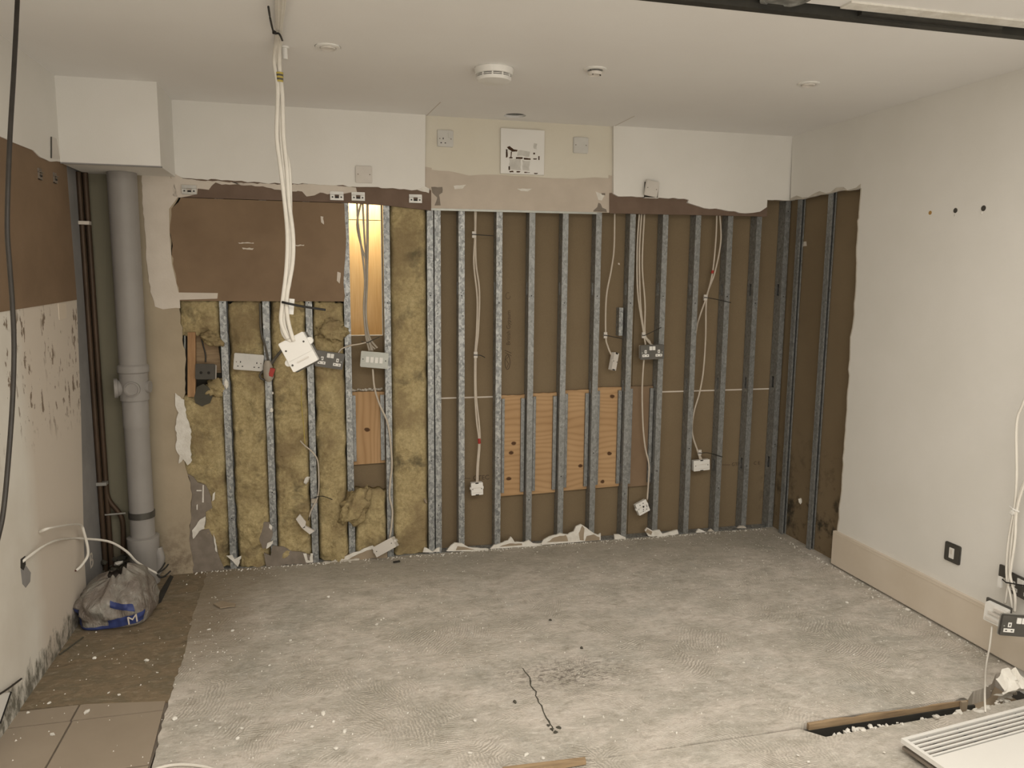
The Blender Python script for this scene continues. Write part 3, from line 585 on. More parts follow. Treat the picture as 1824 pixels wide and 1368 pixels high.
# left end of the back wall: beige plaster behind the pipes and the torn edge of the lining
be = rough([(310, 345), (318, 352), (305, 372), (303, 400), (308, 470), (319, 520), (321, 560), (325, 600), (331, 640), (330, 700), (322, 735), (324, 800), (335, 850), (342, 880), (337, 960), (343, 1000), (345, 1024)], 1.6, 8, 51)
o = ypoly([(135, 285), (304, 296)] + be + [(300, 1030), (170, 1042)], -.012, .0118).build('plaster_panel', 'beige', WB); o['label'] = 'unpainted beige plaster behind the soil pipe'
sk = [(253, 310), (300, 309), (311, 330), (317, 351), (301, 372), (302, 420), (306, 470), (318, 521)] + [(388, 522), (387, 532), (320, 534), (321, 549)] + rough([(321, 549), (290, 551), (276, 546), (268, 520), (262, 470), (257, 400), (253, 340), (253, 310)], 1.2, 9, 52)[1:]
o = ypoly(sk, -.0145, .0024).build('filler_strip', 'pale', WB); o['label'] = 'pale strip of filler on the beige plaster'
ypoly(rough([(312, 700), (328, 712), (332, 740), (341, 770), (339, 800), (342, 820), (334, 829), (326, 818), (318, 826), (320, 812), (313, 800), (315, 780), (312, 760), (318, 735), (312, 722)], 1.5, 5, 53), -.018, .004).build('loose_paint_flake', 'chalk', WB)
for k, a in enumerate(([(366, 920), (364, 942), (355, 946), (344, 960), (342, 945), (350, 935), (356, 926)], [(380, 951), (384, 962), (387, 984), (384, 982), (381, 962)], [(403, 990), (414, 988), (418, 996), (430, 990), (424, 1010), (415, 1000)], [(476, 968), (487, 962), (484, 970), (474, 978)], [(540, 986), (546, 986), (548, 998), (552, 999), (553, 986), (558, 986), (557, 1002), (545, 1002)])):
    ypoly(rough(a, .8, 4, 60 + k), -.012, .004).build('torn_skim', 'chalk', WB)
o = ypoly(rough([(342, 880), (337, 850), (331, 843), (345, 850), (352, 860), (366, 864), (376, 885), (378, 905), (366, 912), (366, 935), (352, 945), (372, 942), (384, 965), (388, 985), (395, 1003), (400, 1014), (345, 1022), (337, 960)], 1, 7, 71), -.006, .006).build('board_remnant', 'patch', WB); o['label'] = 'torn brown board remnant at the foot of the wall'
for k, a in enumerate(([(361, 864), (363, 864), (363, 895), (360, 895)], [(350, 873), (359, 873), (359, 875), (350, 875)], [(379, 880), (383, 876), (382, 890), (378, 893)], [(350, 900), (352, 898), (352, 908), (350, 908)])):
    ypoly(a, -.008, .002).build('plaster_splinter', 'chalk', WB)
for k, (a, mt) in enumerate((([(470, 985), (482, 990), (486, 972), (505, 974), (520, 982), (540, 984), (558, 990), (558, 1003), (474, 1009)], 'patch'), ([(614, 990), (660, 975), (664, 972), (672, 985), (690, 984), (690, 993), (618, 998)], 'tan'))):
    o = ypoly(rough(a, 1.2, 7, 80 + k), -.010, .008).build('board_remnant', mt, WB)
o = ypoly(rough([(466, 945), (470, 930), (480, 930), (486, 950), (480, 975), (468, 978), (462, 960)], 1, 6, 83), -.006, .004).build('board_remnant', 'patch', WB)
ypoly(rough([(480, 933), (485, 937), (483, 945), (479, 940)], .5, 3, 84), -.009, .002).build('plaster_splinter', 'chalk', WB)
ypoly(rough([(582, 1003), (618, 990), (664, 972), (668, 976), (640, 986), (622, 996), (596, 1003)], 1, 6, 86), -.013, .006).build('plaster_stub', 'chalk', WB)
ypoly(rough([(576, 1001), (640, 995), (640, 1003), (576, 1006)], 1, 6, 87), -.016, .006).build('plaster_stub', 'fluff', WB)
# stubs of torn plasterboard along the foot of the right part
for k, (a, b_) in enumerate((
    ([(753, 984), (756, 975), (766, 980), (772, 984)], None), ([(771, 983), (778, 977), (783, 975), (783, 983)], None),
    ([(795, 982), (803, 972), (810, 967), (823, 968), (835, 975), (850, 976), (870, 978), (870, 982)], [(812, 980), (815, 973), (830, 975), (845, 979)]),
    ([(873, 978), (880, 971), (895, 967), (905, 963), (910, 956), (917, 966), (934, 966), (942, 962), (950, 968), (964, 968), (966, 972)], [(890, 974), (908, 968), (914, 968), (930, 968), (930, 971)]),
    ([(963, 971), (968, 962), (985, 954), (998, 950), (1012, 952), (1022, 947), (1026, 938), (1035, 934), (1046, 941), (1051, 945), (1058, 950), (1066, 953), (1070, 950), (1070, 962)], [(974, 966), (988, 957), (1008, 953), (1012, 964)]),
    ([(1094, 952), (1103, 952), (1114, 957), (1115, 961), (1095, 961)], None),
    ([(1149, 945), (1153, 940), (1163, 946), (1175, 944), (1180, 951), (1207, 944), (1209, 951), (1180, 956), (1155, 955)], [(1150, 948), (1153, 942), (1162, 947), (1160, 953)]),
    ([(1240, 949), (1245, 942), (1252, 945), (1258, 948)], None), ([(1261, 947), (1267, 942), (1273, 947)], None), ([(1313, 941), (1318, 937), (1326, 937), (1330, 941)], None))):
    ypoly(rough(a, .9, 5, 90 + k), -.013, .011).build('plaster_stub', 'chalk' if k < 8 else 'fluff', WB)
    if b_: ypoly(rough(b_, .8, 5, 120 + k), -.0145, .003).build('paper_facing', 'tan', WB)
ypoly(rough([(1033, 962), (1031, 950), (1037, 936), (1041, 941), (1040, 963)], .6, 5, 133), -.0145, .003).build('paper_facing', 'tan', WB)
ypoly(rough([(1042, 964), (1045, 955), (1058, 952), (1068, 957), (1068, 962)], .6, 5, 134), -.0145, .003).build('paper_facing', 'tan', WB)
for k, (a, y) in enumerate((([(424, 432), (452, 432), (452, 434), (426, 434)], BRN + .0003), ([(431, 441), (452, 442), (450, 445), (433, 444)], BRN + .0003), ([(526, 436), (542, 436), (541, 438), (527, 438)], BRN + .0003), ([(571, 385), (576, 386), (577, 400), (572, 396)], BRN + .0003), ([(601, 484), (607, 486), (605, 505), (600, 500)], BRN + .0003), ([(1101, 468), (1104, 469), (1104, 472), (1101, 471)], .0742))):
    ypoly(rough(a, .8, 4, 150 + k), y, .001).build('scuff', 'pale' if k < 6 else 'cable_dim', WB)
pts_ = [X(a, b_, XR + .0446) for a, b_ in ((1427, 431), (1436, 430), (1437, 438), (1428, 439))]; MB().prism(pts_, (.0005, 0, 0)).build('paper_label', 'pale', WR)
# plaster dabs stuck on the studs
for k, (a, b_, r, y) in enumerate(((403, 684, .024, -.012), (484, 731, .014, -.006), (410, 869, .011, -.006), (546, 855, .026, -.008), (758, 893, .018, -.006), (1429, 892, .02, .0), (486, 700, .006, -.005))):
    p = Y(a, b_, y) if k != 5 else X(1426, 892, XR + .04)
    o = MB().rock(p, r, 200 + k, (.75, .35, 1.2)).build('plaster_dab', 'chalk' if k != 4 else 'tan', WB if k != 5 else WR)

# left wall
lw = [(XL, -.245, 1.44), (XL, -.262, 2.06), (XL, -.25, H), (XL, YF, H + .02), (XL, YF, -.09), (XL, -.40, -.09), (XL, -.395, .28), (XL, -.30, .9)]
WL = struct('wall_left', MB().prism(lw, (-.0125, 0, 0)), 'left', label='patchy plastered left wall')
tp = rough([(-30, 230), (0, 243), (22, 253), (45, 262), (60, 268), (72, 280), (90, 288), (112, 289)], 2, 9, 61)
bp = [X(a, b_, XL + .003) for a, b_ in tp + [(118, 290), (137, 534)] + [(0, 556), (-30, 559)]]
o = MB().prism(bp, (-.003, 0, 0)).build('plasterboard_panel', 'paper', WL); o['label'] = 'brown stripped plasterboard panel on the left wall'
struct('painted_skim', MB().prism([X(a, b_, XL + .008) for a, b_ in tp] + [Vector((XL + .008, -.25, X(112, 289, XL).z)), Vector((XL + .008, -.25, H)), Vector((XL + .008, -1.9, H)), Vector((XL + .008, -1.9, X(-30, 230, XL).z))], (-.008, 0, 0)), 'white', WL, 'white painted top of the left wall')
struct('filler_square', MB().prism([X(a, b_, XL + .002) for a, b_ in ((104, 541), (118, 540), (119, 566), (106, 570))], (-.002, 0, 0)), 'skirting', WL)
struct('duct_side', MB().box((XL - .035, -.42, -.09), (XL - .0126, .09, H)), 'grey_wall', WL, 'grey side of the pipe recess')
# white letter B stencilled low on the recess side
def letter(txt, loc, size, u, v, mat, parent, name='printed_letter', ext=.0006):
    c = bpy.data.curves.new(name, 'FONT'); c.body = txt; c.size = size; c.extrude = ext; c.align_x = 'CENTER'; c.align_y = 'CENTER'; c.materials.append(MT[mat])
    o = bpy.data.objects.new(name, c); COL.objects.link(o); u = Vector(u).normalized(); v = Vector(v).normalized(); n = u.cross(v)
    M = Matrix(((u.x, v.x, n.x, loc[0]), (u.y, v.y, n.y, loc[1]), (u.z, v.z, n.z, loc[2]), (0, 0, 0, 1)))
    dg = bpy.context.evaluated_depsgraph_get(); me = bpy.data.meshes.new_from_object(o.evaluated_get(dg)); bpy.data.objects.remove(o)
    o = bpy.data.objects.new(name, me); COL.objects.link(o); o.matrix_world = M
    if parent is not None:
        pl = parent.location.copy(); q = parent.parent
        while q is not None: pl += q.location; q = q.parent
        o.parent = parent; o.location = Vector(loc) - pl
    return o
p = X(163, 999, XL - .0118); letter('B', p, .105, (0, 1, 0), (0, 0, 1), 'pale', WL)
# cable hole in the left wall with peeled paint
hp = [X(a, b_, XL + .001) for a, b_ in ((37, 996), (45, 990), (46, 1006), (42, 1016), (37, 1012))]; MB().prism(hp, (-.001, 0, 0)).build('wall_hole', 'void', WL)
hp = [X(a, b_, XL + .0008) for a, b_ in ((37, 1014), (47, 1008), (55, 1020), (54, 1036), (46, 1047), (40, 1040))]; MB().prism(hp, (-.0008, 0, 0)).build('peeled_patch', 'grey_wall', WL)
# wall behind the camera
struct('wall_front', MB().box((XL - .1, YF - .05, -.1), (XR + .1, YF, H + .1)), 'white', label='plain wall behind the viewer')

# boxed-in soffit over the pipes
SF = struct('soffit', MB().box((XL + .008, -.372, 2.037), (-.678, -.0125, H)), 'white', label='white boxed-in soffit above the soil pipe')
MB().box((XL + .008, -.374, 2.034), (-.674, -.360, 2.0395)).build('corner_bead', 'grey_wall', SF)

# print on the boards
def ytext(t, a, b_, y, size, rot=0, mat='ink', parent=WB):
    u = Vector((math.cos(rot), 0, math.sin(rot))); v = Vector((-math.sin(rot), 0, math.cos(rot))); return letter(t, Y(a, b_, y), size, u, v, mat, parent, 'printed_lettering', .0004)
ytext('GTEC', 857, 851, .0745, .038); ytext('GTEC', 1313, 827, .0745, .03); ytext('C E', 1348, 825, .0745, .03)
for a, b_, c in ((826, 852, 838), (1286, 828, 1301)):
    MB().tube([Y(a, b_, .0747), Y(c, b_, .0747)], .0014, 6, .3).build('printed_line', 'ink', WB)
ytext('British Gypsum', 906, 584, .0745, .032, math.pi / 2)
lg = MB(); ov = [Y(904 + 4.5 * math.cos(t), 645 + 13 * math.sin(t), .0746) for t in [2 * math.pi * k / 20 for k in range(21)]]; lg.tube(ov, .002, 6, .3)
lg.tube([Y(903, 655, .0746), Y(906, 648, .0746), Y(901, 640, .0746), Y(907, 634, .0746)], .0016, 6, .3); lg.tube([Y(900, 628, .0746), Y(911, 634, .0746)], .0016, 6, .3); lg.tube([Y(899, 624, .0746), Y(911, 629, .0746)], .0016, 6, .3)
lg.tube([Y(905 + 4 * math.cos(t), 527 + 6 * math.sin(t), .0746) for t in [2 * math.pi * k / 12 for k in range(11)]], .0012, 6, .3)
lg.build('printed_logo', 'ink', WB)

# ================================================================== INSULATION
def wool(xa, xb, za, zb, seed, label, y0=.016, amp=.022, bulge=.018, holes=None, edge_amp=.012):
    nu, nv = max(6, int((xb - xa) / .007)), max(6, int((zb - za) / .0075))
    def fn(u, v):
        nz = noise.noise; e = min(u, 1 - u) * 2; ev = min(v, 1 - v) * (zb - za) / .05
        jx = (nz((u * 3, v * 9 * (zb - za), seed)) * edge_amp) * (1 - min(1, e * 3)); jz = nz((u * 6, seed * 3.1, v)) * .02 * (1 - min(1, ev))
        x = xa + (xb - xa) * u + jx; z = za + (zb - za) * v + jz
        d = bulge * (min(1, e * 1.8) ** .6) * min(1, ev) ** .5 + .016 * nz((x * 5 + seed, 9.1, z * 4)) + amp * (nz((x * 9, seed, z * 7)) + .55 * nz((x * 24, seed + 4, z * 20)) + .25 * nz((x * 70, seed, z * 70)))
        return (x, y0 - d + .02 * (1 - min(1, e * 6)), z)
    mb = MB().grid(fn, nu, nv)
    # sides and back so the batt has body
    b = len(mb.v); ring = [i for i in range(nu + 1)] + [j * (nu + 1) + nu for j in range(1, nv + 1)] + [nv * (nu + 1) + i for i in range(nu - 1, -1, -1)] + [j * (nu + 1) for j in range(nv - 1, 0, -1)]
    for i in ring: v = mb.v[i]; mb.v.append(Vector((v.x, .073, v.z)))
    k = len(ring); mb.f += [(ring[i], b + i, b + (i + 1) % k, ring[(i + 1) % k]) for i in range(k)]; mb.f.append(tuple(b + i for i in range(k)))
    return tag(mb.build('insulation_batt', 'wool', smooth='all'), label, 'insulation')
def zY(py, a=500): return Y(a, py).z
G = .036
wool(-.705, SX[0] - .003, zY(598, 360), zY(534, 360), 1, 'yellow wool tuft above the timber batten, under the brown panel', amp=.02)
wool(-.735, SX[0] - .003, .0, zY(706, 370), 2, 'tall yellow wool batt below the dark two-hole outlet', bulge=.008, amp=.015)
wool(SX[0] + G, SX[1] - .002, .0, zY(537, 440), 3, 'yellow wool batt behind the white double socket', bulge=.012)
wool(SX[1] + G, SX[2] - .002, .0, zY(537, 515), 4, 'stained yellow wool batt behind the big white hanging box')
wool(SX[2] + G, SX[3] - .002, .0, zY(537, 585), 5, 'yellow wool batt behind the tilted grey double socket', bulge=.024)
wool(SX[3] + G, SX[4] - .002, .0, zY(874, 655), 6, 'short yellow wool batt below the single plywood patch')
wool(SX[4] + G, SX[5] - .002, .0, zY(366, 725), 7, 'full-height yellow wool batt right of the lit opening', bulge=.008, amp=.011, edge_amp=.006)
# loose clump in front of a stud
def clump(a, b_, y, rx, rz, seed, label, ry=.04, tilt=0):
    c = Y(a, b_, y); mb = MB()
    def fn(u, v):
        t = u * 2 * math.pi; ph = (v - .5) * math.pi; d = Vector((math.cos(ph) * math.cos(t), math.cos(ph) * math.sin(t), math.sin(ph)))
        r = 1 + .45 * noise.noise(d * 1.8 + Vector((seed, 0, 0))) + .3 * noise.noise(d * 5 + Vector((0, seed, 0)))
        p = Vector((d.x * rx * r, d.y * ry * r, d.z * rz * r)); return c + Matrix.Rotation(tilt, 3, 'Y') @ p
    mb.grid(fn, 36, 24); return tag(mb.build('insulation_clump', 'wool', smooth='all'), label, 'insulation')
clump(632, 900, -.03, .075, .10, 3, 'loose pale wool clump bulging over a stud near the floor', .05, .5)
clump(378, 604, .0, .055, .03, 8, 'small yellow wool tuft hanging over the brown-backed recess', .035, .5)
clump(592, 588, -.01, .075, .055, 12, 'fluffy wool tuft above the tilted grey double socket', .04)
clump(385, 690, .02, .05, .05, 15, 'wool tuft beside the dark hole under the two-hole outlet', .035, .7)

# recess at the left with batten, board and outlet
o = MB().prism([Y(a, b_, -.004) for a, b_ in ((334, 592), (348, 592), (348, 707), (334, 707))], (0, .03, 0)).build('timber_batten', 'timber'); tag(o, 'short upright pine batten at the torn plaster edge', 'batten')
o = ypoly([(346, 596), (386, 596), (392, 640), (394, 664), (346, 664)], .055, .015).build('board_patch', 'timber_x', WB); o['label'] = 'brown wood board behind the two-hole outlet'
MB().tube([Y(329, 597, .02), Y(329, 642, .02)], .005, 8).build('conduit', 'steel', WB)
ypoly(rough([(346, 706), (350, 690), (362, 684), (372, 690), (378, 702), (374, 718), (360, 724), (348, 718)], 1, 6, 140), -.004, .02).build('dark_backing', 'slate', WB)

# ================================================================== SOIL PIPE, COPPER PIPES
PY = -.10
def vaxis(z, a=(229, 480)): return Vector((Y(*a, PY).x, PY, z))
pz = lambda py: Y(240, py, PY).z
pxc = (Y(217, 330, PY).x + Y(252, 890, PY).x) / 2
SP = thing('soil_pipe', (pxc, PY, .0), 'thick grey plastic soil pipe in the corner under the soffit', 'pipe')
MB().lathe((pxc, PY, 0), (0, 0, 1), [(pz(1000), .0575), (pz(700), .0575), (pz(690), .062), (2.036, .0655), (2.036, .001)], 40).build('pipe', 'upvc', SP, True)
o = MB().lathe((pxc, PY, 0), (0, 0, 1), [(pz(712), .058), (pz(712), .066), (pz(664), .066), (pz(662), .072), (pz(652), .072), (pz(650), .068), (pz(648), .062)], 36).build('branch_fitting', 'upvc', SP, True)
cz = pz(690)
MB().lathe((pxc + .004, PY - .055, cz), (0, -1, 0), [(0, .036), (.020, .036), (.022, .030), (.017, .028), (.017, .001)], 24).build('access_cap', 'upvc', SP, True)
MB().lathe((pxc - .05, PY - .01, cz), (-1, -.25, 0), [(0, .040), (.020, .040), (.022, .048), (.038, .048), (.038, .036), (.025, .035), (.025, .001)], 24).build('side_inlet', 'upvc', SP, True)
MB().lathe((pxc + .05, PY - .01, cz + .004), (1, -.15, 0), [(0, .030), (.026, .030), (.026, .001)], 24).build('side_inlet', 'upvc', SP, True)
MB().lathe((pxc, PY, 0), (0, 0, 1), [(pz(760), .057), (pz(760), .0600), (pz(714), .0600), (pz(712), .057)], 36).build('coupling', 'upvc', SP, True)
MB().lathe((pxc, PY, 0), (0, 0, 1), [(.002, .068), (pz(985), .068), (pz(980), .072), (pz(962), .0755), (pz(956), .0755), (pz(954), .057)], 36).build('base_socket', 'upvc', SP, True)
MB().tube([(pxc + .03, PY - .0, .02), (pxc + .066, PY - .01, .07), (pxc + .078, PY - .01, .13), (pxc + .066, PY, .18)], .022, 10).build('socket_lug', 'upvc', SP, True)
bz = pz(916); MB().lathe((pxc, PY, 0), (0, 0, 1), [(bz - .016, .0577), (bz - .016, .0615), (bz + .016, .0615), (bz + .016, .0577)], 36).build('pipe_band', 'gunmetal', SP, True)
MB().tube([Y(166, 919, -.06), Y(224, 914, -.06)], .005, 8).build('threaded_rod', 'chrome', SP, True)
xs = (Y(143, 480, -.045).x, )
CP = thing('copper_pipes', (Y(166, 700, -.04).x, -.04, 0), 'pair of dark brown copper pipes left of the soil pipe', 'pipe')
x1, x2 = Y(141, 320, -.07).x, Y(152, 320, -.05).x
MB().tube([(x1, -.075, 2.036), (x1 + .004, -.075, 0.02)], .0125, 12).build('pipe', 'copper', CP, True)
MB().tube([(x2, -.05, 2.036), (x2 + .004, -.05, 0.02)], .0135, 12).build('pipe', 'copper', CP, True)
p_ = Y(188, 868, -.05); MB().tube(smooth_path([(x2, -.05, p_.z + .03), Y(194, 890, -.05), Y(213, 915, -.05), Y(219, 935, -.05), Y(220, 985, -.05)]), .0125, 12).build('branch_pipe', 'copper', CP, True)
MB().tube(smooth_path([Y(183, 893, -.06), Y(172, 910, -.07), Y(160, 922, -.09)]), .009, 10).build('stub_pipe', 'copper', CP, True)
for b_ in (397, 863):
    z = Y(150, b_, -.08).z; MB().box((x1 - .017, -.094, z - .008), (x2 + .016, -.058, z + .008)).build('pipe_clip', 'chrome' if b_ > 500 else 'pale', CP)
ph = MB()
for k in range(30): ph.rock((x2 + random.uniform(-.03, .16), random.uniform(-.16, -.02), random.uniform(.01, .12)), random.uniform(.008, .03), k)
tag(ph.build('rubble_pile', 'slate'), 'dark damp rubble behind the carrier bag', 'rubble', kind='stuff')
o = MB().rock(Y(211, 1003, -.15), .022, 5).build('plaster_lump', 'chalk'); tag(o, 'small pale lump on the rubble behind the carrier bag', 'rubble')

# ================================================================== SOCKETS, PLATES, BOXES
def frame(o, rot=0.0, yaw=0.0, pitch=0.0, base='y'):
    """Frame with n towards the room. base y: back wall; x: right wall."""
    u, v, n = (Vector((1, 0, 0)), Vector((0, 0, 1)), Vector((0, -1, 0))) if base == 'y' else (Vector((0, -1, 0)), Vector((0, 0, 1)), Vector((-1, 0, 0)))
    R = Matrix.Rotation(rot, 3, n) if True else None
    u, v = R @ u, R @ v
    if yaw: Q = Matrix.Rotation(yaw, 3, v); u, n = Q @ u, Q @ n
    if pitch: Q = Matrix.Rotation(pitch, 3, u); v, n = Q @ v, Q @ n
    return (Vector(o), u, v, n)
def slots(F, root_part, cu, cv, pitch=0.0111, mat='black'):
    mb = MB()
    for du, dv, w, h in ((0, .011, .0045, .009), (-pitch, -.0115, .0075, .0045), (pitch, -.0115, .0075, .0045)): mb.fbox(F, cu + du - w / 2, cu + du + w / 2, cv + dv - h / 2, cv + dv + h / 2, -.0005, .0006)
    return mb
def outlet(name, F, kind, plate, label, cat, back=.03, group=None, backmat='plastic_dull', insert='plastic'):
    o, u, v, n = F; t = thing(name, o, label, cat, group); T = .009
    w, h = (.146, .086) if kind in ('double', 'gang4') else (.086, .086)
    if kind == 'duplex': w, h = .098, .08
    if back: MB().frr(F, 0, 0, w * .95, h * .93, .006, -back, -.0005).build('back_box', backmat, t)
    MB().frr(F, 0, 0, w, h, .007, 0, T * .7).frr(F, 0, 0, w - .005, h - .005, .006, T * .7, T).build('face_plate', plate, t, True)
    FT = (o + n * T, u, v, n)
    if kind in ('double', 'single'):
        for s_ in ((-.040, .040) if kind == 'double' else (-.012,)):
            if plate == 'gunmetal':
                ins = MB().fbox(FT, s_ - .0065, s_ + .0065, -.006, .013, -.001, .0008).fbox(FT, s_ - .020, s_ + .020, -.027, -.012, -.001, .0008).each('pin_insert', insert, t)
                Fs = (FT[0] + n * .0008, u, v, n)
                MB().fbox(Fs, s_ - .002, s_ + .002, -.001, .008, -.001, .0006).build('pin_slot', 'black', ins[0])
                mb = MB().fbox(Fs, s_ - .014, s_ - .007, -.0215, -.0175, -.001, .0006).fbox(Fs, s_ + .007, s_ + .014, -.0215, -.0175, -.001, .0006)
                mb.each('pin_slot', 'black', ins[-1])
            else:
                slots(FT, t, s_, -.012).each('pin_slot', 'black', t)
        if kind == 'double':
            for s_ in (-.0095, .0095): MB().frr(FT, s_, .023, .0165, .023, .002, -.001, .003).build('rocker_switch', insert, t)
        else: MB().frr(FT, .022, .018, .014, .030, .002, -.001, .003).build('rocker_switch', insert, t)
        sc = MB()
        for s_ in ((-.060, .060) if kind == 'double' else (-.030, .030)): sc.lathe(FT[0] + u * s_ + v * (-.002), n, [(-.001, .003), (.0006, .003), (.0006, .0003)], 10)
        sc.each('fixing_screw', 'steel' if plate == 'gunmetal' else 'patch', t)
    elif kind == 'gang4':
        for k in range(4): MB().frr(FT, -.036 + k * .024, 0, .0165, .031, .002, -.001, .003).build('rocker_switch', insert, t)
        sc = MB(); [sc.lathe(FT[0] + u * s_, n, [(-.001, .0032), (.0006, .0032), (.0006, .0003)], 10) for s_ in (-.060, .060)]; sc.each('fixing_screw', 'black', t)
    elif kind == 'duplex':
        mb = MB(); [mb.lathe(FT[0] + u * s_ - v * .006, n, [(-.001, .0075), (.0006, .0075), (.0006, .0003)], 16) for s_ in (-.019, .019)]; mb.each('outlet_hole', 'black', t)
    elif kind == 'blank':
        mb = MB(); [mb.lathe(FT[0] + u * s_, n, [(-.001, .003), (.0006, .003), (.0006, .0003)], 10) for s_ in (-.030, .030)]; mb.each('fixing_screw', 'patch', t)
    elif kind == 'fused':
        sm_ = MB().frr(FT, 0, 0, .026, .048, .002, -.001, .002).build('switch_module', insert, t)
        MB().frr((FT[0] + n * .002, u, v, n), 0, .006, .013, .02, .001, -.001, .0012).build('rocker_switch', 'plastic_dull', sm_)
    return t
R = math.radians
outlet('single_socket', frame(Y(793, 247, -.005), 0), 'single', 'socket_grey', 'white single socket with switch on the cream upper wall', 'socket', 0, insert='socket_grey')
outlet('blank_plate', frame(Y(1034, 259, -.005), 0), 'blank', 'socket_grey', 'white blank plate on the cream upper wall', 'plate', 0)
outlet('blank_plate', frame(Y(648, 311, -.021), 0), 'blank', 'plastic_dull', 'dull white blank plate above the lit opening', 'plate', 0)
outlet('blank_plate', frame(Y(1160, 336, -.052), R(-8), R(10), 0), 'blank', 'plastic_dull', 'tilted blank plate hanging off its box on the right white wall', 'plate', 0)
bk = MB(); Fb = frame(Y(1160, 336, -.031)); bk.fbox(Fb, -.042, .042, -.052, .036, -.03, .004); bk.build('box_recess', 'void', WB)
MB().fbox(Fb, -.042, .042, -.054, -.050, -.02, .012).fbox(Fb, .038, .042, -.05, .03, -.02, .010).each('box_rim', 'plastic_dull', WB)
outlet('grey_outlet', frame(Y(366, 662, -.02), R(-1), R(-10), R(-8)), 'duplex', 'gunmetal', 'dark grey two-hole outlet beside the pine batten', 'socket', .03)
outlet('double_socket', frame(Y(443, 645, -.02), R(-6), R(4)), 'double', 'socket_grey', 'white double socket on the yellow wool at left', 'socket', .0, insert='socket_grey')
outlet('double_socket', frame(Y(587, 641, -.035), R(-10), R(6)), 'double', 'gunmetal', 'tilted dark grey double socket right of the big white box', 'socket', .02)
outlet('switch_plate', frame(Y(667, 641, -.035), R(-5), R(-8)), 'gang4', 'steel', 'brushed steel four-switch plate below the lit opening', 'switch', .03)
outlet('double_socket', frame(Y(1161, 627, -.02), R(2), R(-6)), 'double', 'gunmetal', 'dark grey double socket hanging on the brown boards', 'socket', .03)
outlet('fused_switch', frame(X(1698, 985, XR - .001), 0, 0, 0, 'x'), 'fused', 'gunmetal', 'dark square switch plate above the right skirting', 'switch', 0)

# scorched white cover plate
F = frame(Y(930, 271, -.006)); CV = thing('cover_plate', F[0], 'white square cover plate with brown scorch marks on the cream wall', 'plate')
MB().fbox(F, -.122, .122, -.118, .118, 0, .012).build('panel', 'plastic', CV)
def mark(mb, px, y=-.0186): return mb.prism([Y(a, b_, y) for a, b_ in px], (0, .0008, 0))
mk = MB()
for a in ([(903, 262), (908, 260), (915, 266), (922, 267), (921, 270), (912, 270), (906, 266)], [(901, 266), (904, 266), (904, 280), (901, 281)], [(910, 270), (912, 270), (911, 280), (909, 280)], [(907, 280), (913, 280), (913, 282), (907, 282)], [(919, 280), (931, 280), (931, 283), (919, 283)], [(933, 281), (945, 282), (945, 285), (933, 284)], [(950, 272), (953, 272), (953, 275), (950, 275)], [(950, 282), (956, 282), (956, 284), (950, 284)], [(959, 278), (961, 278), (961, 285), (959, 285)], [(907, 305), (914, 304), (915, 307), (908, 307)], [(920, 305), (927, 305), (926, 307), (920, 307)], [(934, 306), (944, 307), (943, 308), (934, 308)], [(951, 308), (958, 308), (957, 310), (952, 310)], [(906, 296), (908, 296), (908, 303), (906, 303)]):
    mark(mk, rough(a + [a[0]], .4, 3, len(mk.v))[:-1])
mk.each('scorch_mark', 'soot', CV)
sm = MB()
for a in ([(907, 283), (928, 283), (928, 303), (907, 303)], [(923, 268), (944, 270), (943, 279), (921, 278)], [(930, 285), (944, 287), (943, 304), (931, 303)], [(951, 255), (957, 256), (956, 266), (951, 265)]): mark(sm, rough(a + [a[0]], 1.2, 5, len(sm.v))[:-1], -.0183)
sm.each('smudge', 'smudge', CV)

# cabinet hanging brackets
def bracket(p, ax, label, group=None, s_=1.0, mt='chrome'):
    F = frame(p, 0, 0, 0, 'y') if ax == 'y' else (Vector(p), Vector((0, 1, 0)), Vector((0, 0, 1)), Vector((1, 0, 0)))
    t = thing('hanging_bracket', F[0], label, 'bracket', group); k = s_
    MB().fbox(F, -.034 * k, .034 * k, .006, .022, 0, .004).fbox(F, -.034 * k, .034 * k, .006, .0085, 0, .012).build('upper_flange', mt, t)
    MB().fbox(F, -.034 * k, -.011, -.022, .0055, 0, .006).fbox(F, .011, .034 * k, -.022, .0055, 0, .006).fbox(F, -.012, .012, -.022, -.012, 0, .005).fbox(F, -.034 * k, .034 * k, -.022, -.019, 0, .007).build('plate', mt, t)
    mb = MB(); [mb.fbox(F, a - .004, a + .004, -.010, -.003, .004, .0068) for a in (-.022 * k, .022 * k)]; mb.fbox(F, -.008, .008, -.011, -.003, -.0005, .0015); mb.each('screw_slot', 'black', t)
    return t
bracket(Y(337, 338, -.016), 'y', 'steel cabinet bracket half filled with plaster, beside the soffit')
bracket(Y(600, 349, -.013), 'y', 'steel cabinet bracket nearest the brown panel, left of the lit opening')
bracket(Y(638, 350, -.013), 'y', 'steel cabinet bracket directly above the lit opening')
bracket(Y(740, 354, -.013), 'y', 'steel cabinet bracket at the right end of the dark strip')
bracket(X(70, 310, XL + .003), 'x', mt='patch', label='small steel bracket on the left brown panel, nearer the viewer', s_=.55)
bracket(X(97, 317, XL + .003), 'x', mt='patch', label='small steel bracket on the left brown panel, nearer the soffit', s_=.55)
